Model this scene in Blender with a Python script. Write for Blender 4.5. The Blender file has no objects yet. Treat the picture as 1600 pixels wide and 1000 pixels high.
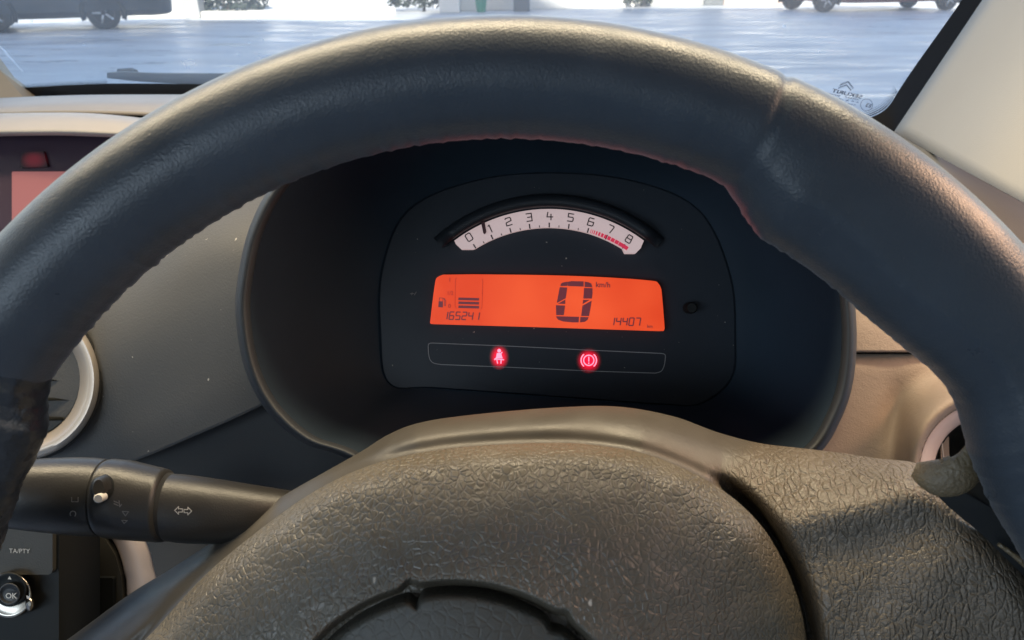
import bpy, bmesh, math, random
from mathutils import Vector, Matrix, noise
random.seed(7)
SC = bpy.context.scene
COL = SC.collection
R = math.radians

# ------------------------------------------------------------------ camera, sky, sun, exposure
PITCH = R(25.6); EYE = Vector((0, 0, 1.15)); FPX = 1155.0
RIGHT = Vector((1, 0, 0)); UP = Vector((0, math.sin(PITCH), math.cos(PITCH))); FWD = Vector((0, math.cos(PITCH), -math.sin(PITCH)))
cam_d = bpy.data.cameras.new('camera'); cam = bpy.data.objects.new('camera', cam_d); COL.objects.link(cam)
cam.location = EYE; cam.rotation_euler = (math.pi/2 - PITCH, 0, 0)
cam_d.sensor_width = 36; cam_d.lens = 36*FPX/1600; cam_d.clip_start = 0.01; cam_d.clip_end = 2000
cam_d.dof.use_dof = True; cam_d.dof.focus_distance = 0.34; cam_d.dof.aperture_fstop = 24
SC.camera = cam
world = bpy.data.worlds.new('World'); SC.world = world; world.use_nodes = True
wn = world.node_tree; wn.nodes.clear()
sky = wn.nodes.new('ShaderNodeTexSky'); sky.sky_type = 'NISHITA'; sky.sun_disc = False
SUN_EL = R(40); SUN_ROT = R(180)
sky.sun_elevation = SUN_EL; sky.sun_rotation = SUN_ROT; sky.air_density = 1.1; sky.dust_density = 1.6
bg = wn.nodes.new('ShaderNodeBackground'); bg.inputs['Strength'].default_value = 0.15
wo = wn.nodes.new('ShaderNodeOutputWorld')
wn.links.new(sky.outputs[0], bg.inputs[0]); wn.links.new(bg.outputs[0], wo.inputs[0])
sun_d = bpy.data.lights.new('sun', 'SUN'); sun = bpy.data.objects.new('sun', sun_d); COL.objects.link(sun)
sun_d.energy = 5; sun_d.angle = R(0.5); sun_d.color = (1, .93, .82)
sun.rotation_euler = (math.pi/2 - SUN_EL, 0, 0)      # light comes from behind the camera (-Y), over the tall block
SC.view_settings.view_transform = 'Standard'; SC.view_settings.look = 'None'
SC.view_settings.exposure = 1.4; SC.view_settings.gamma = 1; SC.view_settings.use_curve_mapping = False
SC.cycles.use_denoising = True
SC.cycles.max_bounces = 8; SC.cycles.transparent_max_bounces = 12
SC.cycles.caustics_reflective = False; SC.cycles.caustics_refractive = False
SC.cycles.sample_clamp_indirect = 6

def area(name, loc, target, sx, sy, power, color):
    d = bpy.data.lights.new(name, 'AREA'); o = bpy.data.objects.new(name, d); COL.objects.link(o)
    d.shape = 'RECTANGLE'; d.size = sx; d.size_y = sy; d.energy = power; d.color = color
    o.location = loc; o.rotation_euler = (Vector(target) - Vector(loc)).to_track_quat('-Z', 'Y').to_euler()
    return o

area('cool_fill_lamp', (-.6, -.7, 1.37), (0, .26, 1.12), .8, .4, 2.6, (.68, .84, 1.0))  # added cool fill lamp behind left, no visible source
area('warm_strip_fill', (-.10, .38, 1.41), (-.10, .27, 1.0), 1.0, .06, 3.0, (1, .82, .54))  # warm strip lamp added above the wheel, no visible source
area('light_through_driver_window', (.57, .24, 1.33), (.12, .18, 1.09), .30, .10, 1.0, (1, .58, .32))
# ------------------------------------------------------------------ helpers
def W(px, py, z):
    """a point of the cockpit: photo position px, py seen at depth z metres"""
    return EYE + RIGHT*((px-800)/FPX*z) + UP*((500-py)/FPX*z) + FWD*z
def ground_pt(px, py, h=0.0):
    d = RIGHT*((px-800)/FPX) + UP*((500-py)/FPX) + FWD
    t = (h-EYE.z)/d.z
    return EYE + d*t
def lerp(a, b, t): return a + (b-a)*t
def sstep(a, b, x):
    t = max(0, min(1, (x-a)/(b-a))); return t*t*(3-2*t)
def interp(tab, x):
    if x <= tab[0][0]: return tab[0][1]
    for (a, va), (b, vb) in zip(tab, tab[1:]):
        if x <= b:
            return va + (vb-va)*(x-a)/(b-a)
    return tab[-1][1]
def spline(pts, n=8, closed=True):
    out = []; m = len(pts)
    rng = range(m) if closed else range(m-1)
    for i in rng:
        g = lambda k: pts[k % m] if closed else pts[max(0, min(m-1, k))]
        p0, p1, p2, p3 = g(i-1), g(i), g(i+1), g(i+2)
        for j in range(n):
            t = j/n
            out.append(tuple(.5*((2*b)+(-a+c)*t+(2*a-5*b+4*c-d)*t*t+(-a+3*b-3*c+d)*t**3) for a, b, c, d in zip(p0, p1, p2, p3)))
    if not closed: out.append(tuple(pts[-1]))
    return out

def tag(o, label=None, cat=None, group=None, kind=None):
    if label: o['label'] = label
    if cat: o['category'] = cat
    if group: o['group'] = group
    if kind: o['kind'] = kind
    return o
def thing(name, label, cat, loc, rz=0, group=None):
    o = bpy.data.objects.new(name, None); COL.objects.link(o); o.location = loc; o.rotation_euler = (0, 0, rz)
    o.empty_display_size = .05
    return tag(o, label, cat, group)
def root_of(o):
    while o.parent: o = o.parent
    return o
class MB:
    def __init__(s): s.v = []; s.f = []
    def add(s, vs, fs):
        b = len(s.v); s.v += [Vector(p) for p in vs]; s.f += [tuple(i+b for i in f) for f in fs]; return s
    def grid(s, rows, close_u=False, close_v=False):
        n = len(rows); m = len(rows[0]); fs = []
        for i in range(n if close_u else n-1):
            for j in range(m if close_v else m-1):
                a = i*m+j; b = i*m+(j+1) % m; c = ((i+1) % n)*m+(j+1) % m; d = ((i+1) % n)*m+j
                fs.append((a, b, c, d))
        return s.add([p for r in rows for p in r], fs)
    def box(s, c, h, rot=None):
        c = Vector(c); vs = []
        for x in (-1, 1):
            for y in (-1, 1):
                for z in (-1, 1):
                    p = Vector((x*h[0], y*h[1], z*h[2]))
                    if rot: p = rot @ p
                    vs.append(c+p)
        return s.add(vs, [(0, 1, 3, 2), (4, 6, 7, 5), (0, 4, 5, 1), (2, 3, 7, 6), (0, 2, 6, 4), (1, 5, 7, 3)])
    def ngon(s, pts): return s.add(pts, [tuple(range(len(pts)))])
    def build(s, name, mat, parent=None, local=False, smooth=True, face_cam=False, bevel=0, solid=0, sharp=None, origin=None):
        org = Vector((0, 0, 0))
        if not local:
            if parent is not None: org = root_of(parent).location.copy()
            elif origin is not None: org = Vector(origin)
        me = bpy.data.meshes.new(name)
        me.from_pydata([p-org for p in s.v], [], s.f); me.validate()
        bm = bmesh.new(); bm.from_mesh(me)
        if not face_cam:
            bmesh.ops.recalc_face_normals(bm, faces=bm.faces)
        else:
            bmesh.ops.recalc_face_normals(bm, faces=bm.faces)
            tot = sum(f.normal.dot(EYE-org-f.calc_center_median())*f.calc_area() for f in bm.faces)
            if tot < 0: bmesh.ops.reverse_faces(bm, faces=bm.faces)
        bm.to_mesh(me); bm.free()
        for p in me.polygons: p.use_smooth = smooth
        if sharp is not None: me.set_sharp_from_angle(angle=R(sharp))
        me.materials.append(mat)
        o = bpy.data.objects.new(name, me); COL.objects.link(o)
        if parent is not None: o.parent = parent
        else: o.location = org
        if bevel:
            b = o.modifiers.new('bevel', 'BEVEL'); b.width = bevel; b.segments = 3; b.limit_method = 'ANGLE'; b.angle_limit = R(35)
        if solid:
            m = o.modifiers.new('solid', 'SOLIDIFY'); m.thickness = solid; m.offset = -1
        return o

# ------------------------------------------------------------------ materials
def mat(name, col, rough=.6, metal=0, spec=.5, bump=None, emit=None, estr=1, mottle=0, mask=False, coat=0, sheen=0, rvar=0, mscale=20, specks=0, col2=None):
    m = bpy.data.materials.new(name); m.use_nodes = True
    nt = m.node_tree; b = nt.nodes['Principled BSDF']; L = nt.links.new
    b.inputs['Base Color'].default_value = (*col, 1); b.inputs['Roughness'].default_value = rough
    b.inputs['Metallic'].default_value = metal; b.inputs['Specular IOR Level'].default_value = spec
    b.inputs['Coat Weight'].default_value = coat; b.inputs['Coat Roughness'].default_value = .15
    b.inputs['Sheen Weight'].default_value = sheen
    if emit: b.inputs['Emission Color'].default_value = (*emit, 1); b.inputs['Emission Strength'].default_value = estr
    tc = nt.nodes.new('ShaderNodeTexCoord')
    def N(scale, det=4, stretch=None):
        n = nt.nodes.new('ShaderNodeTexNoise'); n.inputs['Scale'].default_value = scale; n.inputs['Detail'].default_value = det
        if stretch:
            mp = nt.nodes.new('ShaderNodeMapping'); mp.inputs['Scale'].default_value = stretch
            L(tc.outputs['Object'], mp.inputs[0]); L(mp.outputs[0], n.inputs['Vector'])
        else: L(tc.outputs['Object'], n.inputs['Vector'])
        return n
    src = None
    if mottle:
        n = N(mscale, 6); cr = nt.nodes.new('ShaderNodeValToRGB')
        c2 = col2 or tuple(c*(1-mottle) for c in col)
        cr.color_ramp.elements[0].position = .3; cr.color_ramp.elements[1].position = .72
        cr.color_ramp.elements[0].color = (*c2, 1); cr.color_ramp.elements[1].color = (*col, 1)
        L(n.outputs[0], cr.inputs[0]); src = cr.outputs[0]; L(src, b.inputs['Base Color'])
    if specks:      # dust specks and pale scuffs
        n = N(specks, 2); cr = nt.nodes.new('ShaderNodeValToRGB')
        cr.color_ramp.elements[0].position = .76; cr.color_ramp.elements[1].position = .79
        mx = nt.nodes.new('ShaderNodeMix'); mx.data_type = 'RGBA'
        L(n.outputs[0], cr.inputs[0]); L(cr.outputs[0], mx.inputs[0])
        if src: L(src, mx.inputs[6])
        else: mx.inputs[6].default_value = (*col, 1)
        mx.inputs[7].default_value = (.42, .38, .32, 1)
        L(mx.outputs[2], b.inputs['Base Color'])
    if rvar:
        n = N(60, 5); mr = nt.nodes.new('ShaderNodeMapRange')
        mr.inputs[1].default_value = .3; mr.inputs[2].default_value = .7
        mr.inputs[3].default_value = rough-rvar; mr.inputs[4].default_value = rough+rvar
        L(n.outputs[0], mr.inputs[0]); L(mr.outputs[0], b.inputs['Roughness'])
    prev = None
    for (kind, scale, strength, dist) in (bump or []):
        bp = nt.nodes.new('ShaderNodeBump'); bp.inputs['Strength'].default_value = strength; bp.inputs['Distance'].default_value = dist
        if kind == 'noise':
            n = N(scale, 5); L(n.outputs[0], bp.inputs['Height'])
        elif kind in ('crease', 'creasex'):
            # warped voronoi ridges: leather wrinkles, their depth fading in and out
            w = N(scale*.22, 2); ad = nt.nodes.new('ShaderNodeVectorMath'); ad.operation = 'MULTIPLY_ADD'
            ad.inputs[1].default_value = (1.5/scale,)*3
            L(w.outputs['Color'], ad.inputs[0]); L(tc.outputs['Object'], ad.inputs[2])
            vec = ad.outputs[0]
            if kind == 'creasex':
                mp = nt.nodes.new('ShaderNodeMapping'); mp.inputs['Rotation'].default_value = (0, R(25), 0)
                mp.inputs['Scale'].default_value = (1.5, .6, .6); L(vec, mp.inputs[0]); vec = mp.outputs[0]
            v = nt.nodes.new('ShaderNodeTexVoronoi'); v.feature = 'DISTANCE_TO_EDGE'; v.inputs['Scale'].default_value = scale
            L(vec, v.inputs['Vector'])
            mr = nt.nodes.new('ShaderNodeMapRange'); mr.inputs[1].default_value = 0; mr.inputs[2].default_value = .20
            mr.interpolation_type = 'SMOOTHSTEP'
            L(v.outputs[0], mr.inputs[0])
            k = N(scale*.12, 3); k2 = nt.nodes.new('ShaderNodeMapRange'); k2.inputs[1].default_value = .35; k2.inputs[2].default_value = .65; k2.inputs[3].default_value = .4
            L(k.outputs[0], k2.inputs[0])
            mu = nt.nodes.new('ShaderNodeMath'); mu.operation = 'MULTIPLY'; L(mr.outputs[0], mu.inputs[0]); L(k2.outputs[0], mu.inputs[1])
            if mask:
                at_ = nt.nodes.new('ShaderNodeAttribute'); at_.attribute_name = 'grain'; m2_ = nt.nodes.new('ShaderNodeMath'); m2_.operation = 'MULTIPLY'
                L(mu.outputs[0], m2_.inputs[0]); L(at_.outputs['Fac'], m2_.inputs[1]); mu = m2_
            L(mu.outputs[0], bp.inputs['Height'])
        if prev: L(prev, bp.inputs['Normal'])
        prev = bp.outputs[0]
    if prev: L(prev, b.inputs['Normal'])
    return m

M = {}
M['rim'] = mat('rim leather', (.031, .041, .053), .34, spec=.36, bump=[('noise', 1300, .5, .0003), ('noise', 60, .10, .002)], mottle=.25, mscale=30, rvar=.07, sheen=.12)  # blue veiling haze put into the leather colour
M['wrap'] = mat('worn wrapped leather', (.018, .022, .026), .3, bump=[('noise', 110, .5, .0025)], rvar=.12)
M['pad'] = mat('airbag leather', (.114, .096, .070), .38, bump=[('noise', 130, .2, .001), ('creasex', 260, .3, .0006), ('crease', 450, .65, .00048), ('noise', 1800, .3, .0002)], mottle=.22, mscale=18, specks=150, rvar=.08)
M['spoke'] = mat('spoke leather', (.112, .093, .070), .44, mask=True, bump=[('noise', 120, .2, .001), ('creasex', 330, .8, .0006), ('crease', 640, .5, .0004), ('noise', 1800, .35, .0002)], mottle=.25, mscale=22, rvar=.08)
M['shell'] = mat('dusty hub plastic', (.062, .055, .046), .42, bump=[('noise', 1500, .3, .0003)], mottle=.25, mscale=40, specks=420)
M['badge'] = mat('grained badge plastic', (.055, .052, .042), .55, bump=[('crease', 330, .35, .0005), ('noise', 1500, .3, .0003)], mottle=.2)
M['hornworn'] = mat('worn shiny leather', (.13, .098, .056), .27, bump=[('noise', 900, .9, .0008), ('noise', 300, .3, .001)], rvar=.1)
M['black'] = mat('black plastic', (.012, .013, .013), .55, spec=.22, mottle=.2)
M['gap'] = mat('unlit gap', (.006, .006, .006), .9)
M['hood'] = mat('binnacle plastic', (.024, .028, .034), .5, spec=.3, bump=[('noise', 1800, .35, .0003)], mottle=.2, mscale=15)
M['recess'] = mat('recess plastic', (.024, .038, .055), .6, spec=.12, bump=[('noise', 1500, .2, .0002)], mottle=.25, mscale=14)
M['face'] = mat('gauge face plastic', (.028, .035, .045), .4, spec=.2, mottle=.2, mscale=10, specks=500)
M['dash_grey'] = mat('grey dash plastic', (.068, .065, .060), .62, bump=[('noise', 800, .5, .0004)], mottle=.15, mscale=8, specks=260)
M['dash_dark'] = mat('dark dash plastic', (.028, .027, .026), .62, bump=[('noise', 1400, .3, .0004)], mottle=.15, mscale=8)
M['cream'] = mat('cream dash pad', (.46, .41, .34), .55, bump=[('noise', 900, .3, .0005)], mottle=.1)
M['beige'] = mat('beige dash plastic', (.34, .27, .215), .6, bump=[('noise', 1100, .45, .0006), ('noise', 350, .25, .001)], mottle=.18, mscale=25, specks=330)
M['pillar'] = mat('pillar trim', (.37, .345, .30), .8, bump=[('noise', 1000, .3, .0004)], mottle=.08, mscale=6)
M['olive'] = mat('olive dash shoulder', (.17, .155, .125), .65, bump=[('noise', 900, .3, .0004)], mottle=.1)
M['silver'] = mat('satin silver paint', (.46, .40, .34), .38, metal=.5, bump=[('noise', 2500, .15, .0001)])
M['silver2'] = mat('satin lilac silver paint', (.60, .50, .47), .45, metal=0)
M['stalk'] = mat('stalk plastic', (.019, .018, .017), .38, bump=[('noise', 1500, .25, .0003)], mottle=.2, mscale=30, rvar=.06)
M['shroud'] = mat('column shroud plastic', (.032, .030, .025), .6, bump=[('noise', 1500, .3, .0003)], mottle=.15)
M['print'] = mat('white print', (.5, .47, .42), .6)
M['printdim'] = mat('worn white print', (.24, .22, .20), .6)
M['chrome'] = mat('chromed plastic', (.42, .38, .33), .24, metal=1)

def lcd_mat():
    m = bpy.data.materials.new('orange backlit display'); m.use_nodes = True; nt = m.node_tree
    b = nt.nodes['Principled BSDF']; b.inputs['Base Color'].default_value = (.10, .01, .004, 1); b.inputs['Roughness'].default_value = .5
    tc = nt.nodes.new('ShaderNodeTexCoord'); n = nt.nodes.new('ShaderNodeTexNoise'); n.inputs['Scale'].default_value = 18; n.inputs['Detail'].default_value = 2
    cr = nt.nodes.new('ShaderNodeValToRGB'); cr.color_ramp.elements[0].position = .35; cr.color_ramp.elements[1].position = .65
    cr.color_ramp.elements[0].color = (.72, .056, .010, 1); cr.color_ramp.elements[1].color = (.90, .105, .024, 1)
    nt.links.new(tc.outputs['Object'], n.inputs['Vector']); nt.links.new(n.outputs[0], cr.inputs[0]); nt.links.new(cr.outputs[0], b.inputs['Emission Color'])
    b.inputs['Emission Strength'].default_value = .385
    return m
M['lcd'] = lcd_mat()
M['seg'] = mat('dark display segment', (.045, .018, .022), .4, emit=(.10, .015, .022), estr=.45)
M['segdim'] = mat('faint display print', (.2, .02, .015), .5, emit=(.30, .02, .015), estr=.32)
M['segline'] = mat('segment joint', (.3, .05, .04), .5, emit=(.45, .06, .04), estr=.6)
M['tach'] = mat('tachometer band', (.42, .34, .33), .6, emit=(.50, .38, .38), estr=.30)
M['tachink'] = mat('tachometer ink', (.03, .02, .025), .5)
M['tachred'] = mat('tachometer red', (.5, .03, .06), .5, emit=(.5, .02, .06), estr=.3)
M['needle'] = mat('tachometer needle', (.09, .02, .025), .5)
M['telltale'] = mat('lit red telltale', (.3, 0, .01), .5, emit=(1, .16, .24), estr=1.1)
M['glowlens'] = mat('telltale lens', (.06, .004, .008), .4, emit=(.9, .0, .03), estr=.2)
M['outline'] = mat('thin printed outline', (.30, .30, .30), .5)
M['radio'] = mat('radio display', (.16, .06, .06), .35, emit=(.55, .19, .18), estr=.17)
M['redreflect'] = mat('red reflection strip', (.05, .03, .045), .4, emit=(.4, .02, .04), estr=.04)
for _k, _st, _o in (('glowlens', .55, .48), ('redreflect', .10, .62)):
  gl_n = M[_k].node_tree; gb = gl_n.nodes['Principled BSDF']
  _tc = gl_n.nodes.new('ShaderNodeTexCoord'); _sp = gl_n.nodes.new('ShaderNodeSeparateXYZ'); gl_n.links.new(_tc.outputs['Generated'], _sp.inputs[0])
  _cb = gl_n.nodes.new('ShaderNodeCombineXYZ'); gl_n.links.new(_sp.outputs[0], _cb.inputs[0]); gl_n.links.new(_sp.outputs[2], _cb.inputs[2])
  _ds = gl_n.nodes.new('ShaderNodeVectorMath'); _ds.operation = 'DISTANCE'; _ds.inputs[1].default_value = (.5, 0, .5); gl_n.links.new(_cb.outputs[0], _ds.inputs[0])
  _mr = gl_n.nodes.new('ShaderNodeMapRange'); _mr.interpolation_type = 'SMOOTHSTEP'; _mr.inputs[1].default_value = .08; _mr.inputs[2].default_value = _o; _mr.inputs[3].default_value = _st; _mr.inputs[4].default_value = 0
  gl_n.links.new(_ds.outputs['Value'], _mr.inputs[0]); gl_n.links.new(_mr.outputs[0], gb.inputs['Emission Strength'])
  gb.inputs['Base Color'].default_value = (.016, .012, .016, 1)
M['mauve'] = mat('dark mauve display glass', (.05, .03, .045), .25)

# ================================================================== STEERING WHEEL
ZR = 0.2117
wheel = thing('steering_wheel', 'black leather steering wheel with brown grained airbag pad in front of the gauges', 'steering wheel', W(790, 1088, ZR))
Cw = W(790, 1088, ZR); RM = 0.177; RT = 0.0168
def rim_point(th, ph, extra=0.0):
    """th clockwise from top in degrees, ph around the tube: 0 outward, 180 inward, 90 towards the viewer"""
    t = R(th); d = RIGHT*math.sin(t) + UP*math.cos(t)
    n = noise.noise(Vector((th*.12, 3.1, 0)))
    ri = RT
    ri += .0098*sstep(22, 30, th)*(1-sstep(43, 60, th)) + .0035*sstep(43, 60, th)
    ri += .0062*sstep(54, 65, th)*(1-sstep(68, 80, th))
    ri += .0070*(sstep(-56, -62, th))*(1-sstep(-76, -90, th))
    ri += .0006*noise.noise(Vector((th*1.3, 0, 0))) + .0009*noise.noise(Vector((th*4.0, 9, 0)))*sstep(28, 36, th)
    ri += .0006*noise.noise(Vector((th*2.4, 19, 0)))*(1-sstep(-30, -18, th))
    ro = RT + .0003*sstep(24, 27, th)
    rv = RT*1.0 + .0006*sstep(24.5, 30, th)
    c, s = math.cos(R(ph)), math.sin(R(ph))
    rad = (ro if c > 0 else ri)*c
    dep = rv*s
    # seam crease of the leather cover
    g = -0.0008*math.exp(-((th-23.9)/.32)**2) + .00015*math.exp(-((th-22.7)/.7)**2) + .00015*math.exp(-((th-25.0)/.7)**2)
    if c < -.2: g *= .4
    # soft lengthwise fold on the inner right
    g += .0007*math.exp(-((ph-128-noise.noise(Vector((th*.08, 1, 1)))*10)/7)**2)*sstep(20, 32, th)
    k = 1+(g+extra)/RT
    return Cw + d*(RM + rad*k) - FWD*(dep*k)
mb = MB(); rows = []
ths = [-180+i*.5 for i in range(720)]
for th in ths: rows.append([rim_point(th, ph) for ph in range(0, 360, 6)])
mb.grid(rows, close_u=True, close_v=True).build('rim', M['rim'], wheel)
# wrapped, shiny worn leather at the left grip
mb = MB(); rows = []
for i in range(120):
    th = -100 + i*.38
    e = sstep(0, 6, i)*(1-sstep(112, 119, i))
    rows.append([rim_point(th, ph, -.0004 + e*(.0009 + +.0005*noise.noise(Vector((th*.35, ph*.03, 2))) + .0002*noise.noise(Vector((th*1.2, ph*.09, 5))))) for ph in range(0, 360, 5)])
mb.grid(rows, close_v=True).build('grip_wrap', M['wrap'], wheel)['label'] = 'shiny wrinkled black leather wrapped on the left grip'

def polar(center, outline, zf, rings=90, expo=1.0, skirt=.02, inner=0.0):
    """pad-like solid: star-shaped outline in the wheel's plane, depth zf(px, py, s)"""
    mb = MB(); rows = []
    n = len(outline)
    for k in range(rings+1):
        s = inner + (1-inner)*(k/rings)**expo
        rows.append([W(lerp(center[0], p[0], s), lerp(center[1], p[1], s), zf(lerp(center[0], p[0], s), lerp(center[1], p[1], s), s)) for p in outline])
    zs = [zf(p[0], p[1], 1) for p in outline]
    for sc_, dz in ((1.0, skirt*.5), (.985, skirt)):
        rows.append([W(lerp(center[0], p[0], sc_), lerp(center[1], p[1], sc_), z+dz) for p, z in zip(outline, zs)])
    mb.grid(rows, close_v=True)
    return mb

# hub shell with the right spoke
shell_out = [(100, 1003), (200, 930), (265, 890), (330, 848), (390, 808), (450, 770), (510, 736), (565, 705), (605, 680), (650, 662), (720, 650), (850, 638), (960, 635), (1050, 650), (1120, 675),
             (1185, 692), (1250, 700), (1310, 707), (1370, 716), (1425, 722), (1445, 735), (1490, 772), (1540, 820), (1600, 886), (1680, 990), (1700, 1100), (1560, 1300), (1250, 1500), (745, 1600), (250, 1500), (0, 1300), (-60, 1140), (0, 1070)]
ridge = [(0, 1100), (300, 950), (500, 840), (650, 770), (850, 740), (1000, 750), (1130, 815), (1200, 818), (1320, 795), (1450, 762), (1600, 735)]
def z_shell(px, py, s):
    yr = interp(ridge, px) + 5*noise.noise(Vector((px*.01, 0, 0)))
    base = interp([(0, .264), (400, .260), (800, .258), (1150, .253), (1300, .244), (1450, .236), (1600, .229), (1750, .224)], px)
    up = yr-py
    sm = 16
    soft = .5*(up+math.sqrt(up*up+sm*sm))          # smooth max(0, up)
    z = base + soft*.00022
    z += (up-soft)*.000012
    z += .0022*math.exp(-((up+70)/45)**2)*sstep(1150, 1250, px)
    z += .008*max(0, (s-.93)/.07)**2.5
    z += .0010*noise.noise(Vector((px*.012, py*.012, 0)))
    a = math.atan2(py-1130, px-745); d_ = math.hypot(px-745, py-1130)-interp(PADR, a)
    z += .026*math.exp(-((d_-5)/14)**2)*sstep(1100, 1200, px) + .002*math.exp(-((d_-4)/12)**2)
    return z
pad_out = [(205, 1030), (250, 975), (330, 890), (440, 802), (520, 752), (600, 720), (680, 704), (760, 696), (870, 692), (940, 697), (1010, 710), (1080, 738), (1140, 774), (1190, 822), (1225, 880), (1248, 940), (1260, 1000), (1266, 1080),
           (1230, 1230), (1100, 1380), (745, 1470), (400, 1380), (230, 1230), (180, 1120)]
PADR = sorted((math.atan2(y-1130, x-745), math.hypot(x-745, y-1130)) for x, y in spline(pad_out, 10))
_sh = polar((745, 1150), spline(shell_out, 10), z_shell, rings=150, expo=.6, skirt=.022)
shell_mb = _sh
def pix(p):
    q = p-EYE; z = q.dot(FWD); return 800+q.dot(RIGHT)/z*FPX, 500-q.dot(UP)/z*FPX
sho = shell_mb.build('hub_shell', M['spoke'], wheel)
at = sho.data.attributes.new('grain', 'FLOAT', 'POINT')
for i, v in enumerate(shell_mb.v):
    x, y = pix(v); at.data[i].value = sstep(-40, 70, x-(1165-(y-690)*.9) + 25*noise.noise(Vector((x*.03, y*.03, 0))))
# smooth dusty collar of the hub behind the pad (upper left to upper right)
# airbag pad
pad_out = [(205, 1030), (250, 975), (330, 890), (440, 802), (520, 752), (600, 720), (680, 704), (760, 696), (870, 692), (940, 697), (1010, 710), (1080, 738), (1140, 774), (1190, 822), (1225, 880), (1248, 940), (1260, 1000), (1266, 1080),
           (1230, 1230), (1100, 1380), (745, 1470), (400, 1380), (230, 1230), (180, 1120)]
def dome(px, py, s):
    z = .204 + .033*s**2.3 + .008*max(0, (s-.92)/.08)**2.2
    z += .0008*noise.noise(Vector((px*.02, py*.02, 4)))
    z += .0022*math.exp(-(((px-1140)/70)**2+((py-775)/35)**2))
    return z
BC = (708, 1210)
def z_pad(px, py, s):
    z = dome(px, py, s)
    q = math.hypot(px-BC[0], py-BC[1])
    q -= 9*math.exp(-((math.degrees(math.atan2(px-BC[0], BC[1]-py))+13)/2.2)**2) + 8*math.exp(-((math.degrees(math.atan2(px-BC[0], BC[1]-py))-35)/2.2)**2)
    z += .011*(1-sstep(294, 306, q))
    return z
polar((745, 1130), spline(pad_out, 16), z_pad, rings=230, skirt=.02).build('airbag_pad', M['pad'], wheel)
# badge cover inset in the pad
mb = MB(); rows = []
for k in range(81):
    row = []
    for j in range(720):
        a = j*.5; s = (k/80)
        deg = (a if a < 180 else a-360)
        Rr = 285 - 13*math.exp(-((deg+12.5)/1.6)**2) - 8*math.exp(-((deg-34)/2.4)**2)
        q = s*Rr
        px = BC[0]+q*math.sin(R(a)); py = BC[1]-q*math.cos(R(a))
        sd = min(1.05, math.hypot((px-745)/480, (py-1130)/440))
        z = .2075 + .031*sd**2.3 + .0035*max(0, (s-.955)/.045)**2
        row.append(W(px, py, z))
    rows.append(row)
rows.append([p + FWD*.012 for p in rows[-1]])
mb.grid(rows, close_v=True)
mb.build('badge_cover', M['badge'], wheel)
# worn silver-gold thumb horn where the spoke meets the rim
hp = spline([(1428, 733, 12, .2290), (1448, 741, 23, .2260), (1474, 746, 31, .2240), (1503, 737, 31, .2225), (1520, 708, 18, .2215), (1527, 675, 10, .2205), (1531, 640, 4, .2200)], 8, closed=False)
mb = MB(); rows = []
for i, (x, y, r_, z) in enumerate(hp):
    a_, b_ = hp[max(0, i-1)], hp[min(len(hp)-1, i+1)]; tx, ty = b_[0]-a_[0], b_[1]-a_[1]; l_ = math.hypot(tx, ty); nx, ny = -ty/l_, tx/l_
    rows.append([W(x+nx*r_*math.cos(2*math.pi*k/24), y+ny*r_*math.cos(2*math.pi*k/24), z-.55*r_/FPX*z*math.sin(2*math.pi*k/24)) for k in range(24)])
mb.grid(rows, close_v=True); mb.ngon(rows[0]); mb.ngon(rows[-1])
mb.build('thumb_rest', M['hornworn'], wheel)['label'] = 'worn shiny thumb rest where the right spoke meets the rim'
# dark inner liner between spoke and rim with worn pale edges
liner = [(1436, 728), (1500, 762), (1545, 748), (1600, 780), (1720, 900), (1720, 1010), (1600, 900), (1530, 832), (1470, 780)]
polar((1560, 800), spline(liner, 6), lambda px, py, s: .2235+.004*s, rings=14, skirt=.01).build('spoke_liner', M['black'], wheel)
mb = MB(); pts = spline([(1553, 795, .219), (1572, 812, .218), (1590, 826, .218), (1620, 850, .217), (1680, 900, .217)], 8, closed=False)
def tube(mb, pts, r, n=10):
    P = [Vector(p) for p in pts]; rows = []
    for i, p in enumerate(P):
        t = (P[min(i+1, len(P)-1)]-P[max(i-1, 0)]).normalized()
        a = t.cross(FWD)
        if a.length < 1e-4: a = t.cross(UP)
        a.normalize(); b = a.cross(t)
        rr = r(i/(len(P)-1)) if callable(r) else r
        rows.append([p + a*math.cos(2*math.pi*k/n)*rr + b*math.sin(2*math.pi*k/n)*rr for k in range(n)])
    mb.grid(rows, close_v=True)
    mb.ngon(rows[0]); mb.ngon(rows[-1]); return mb
tube(mb, [W(*p) for p in pts], lambda t: .0004+.0006*math.sin(math.pi*min(1, t*1.2+.1))).build('frayed_edge', M['hornworn'], wheel)
mb = MB(); pts = spline([(1560, 850, .222), (1590, 872, .221), (1620, 900, .221), (1680, 960, .22)], 8, closed=False)
tube(mb, [W(*p) for p in pts], lambda t: .0006+.0008*t).build('frayed_edge', M['hornworn'], wheel)

_n = M['spoke'].node_tree; _b = _n.nodes['Principled BSDF']; _lk = _b.inputs['Base Color'].links[0].from_socket     # smooth dark collar with the rim's shade put into its colour, grained spoke
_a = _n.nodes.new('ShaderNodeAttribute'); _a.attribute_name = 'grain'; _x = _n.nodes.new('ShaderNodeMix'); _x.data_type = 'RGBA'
_n.links.new(_a.outputs['Fac'], _x.inputs[0]); _x.inputs[6].default_value = (.056, .050, .042, 1); _n.links.new(_lk, _x.inputs[7]); _n.links.new(_x.outputs[2], _b.inputs['Base Color'])
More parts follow.
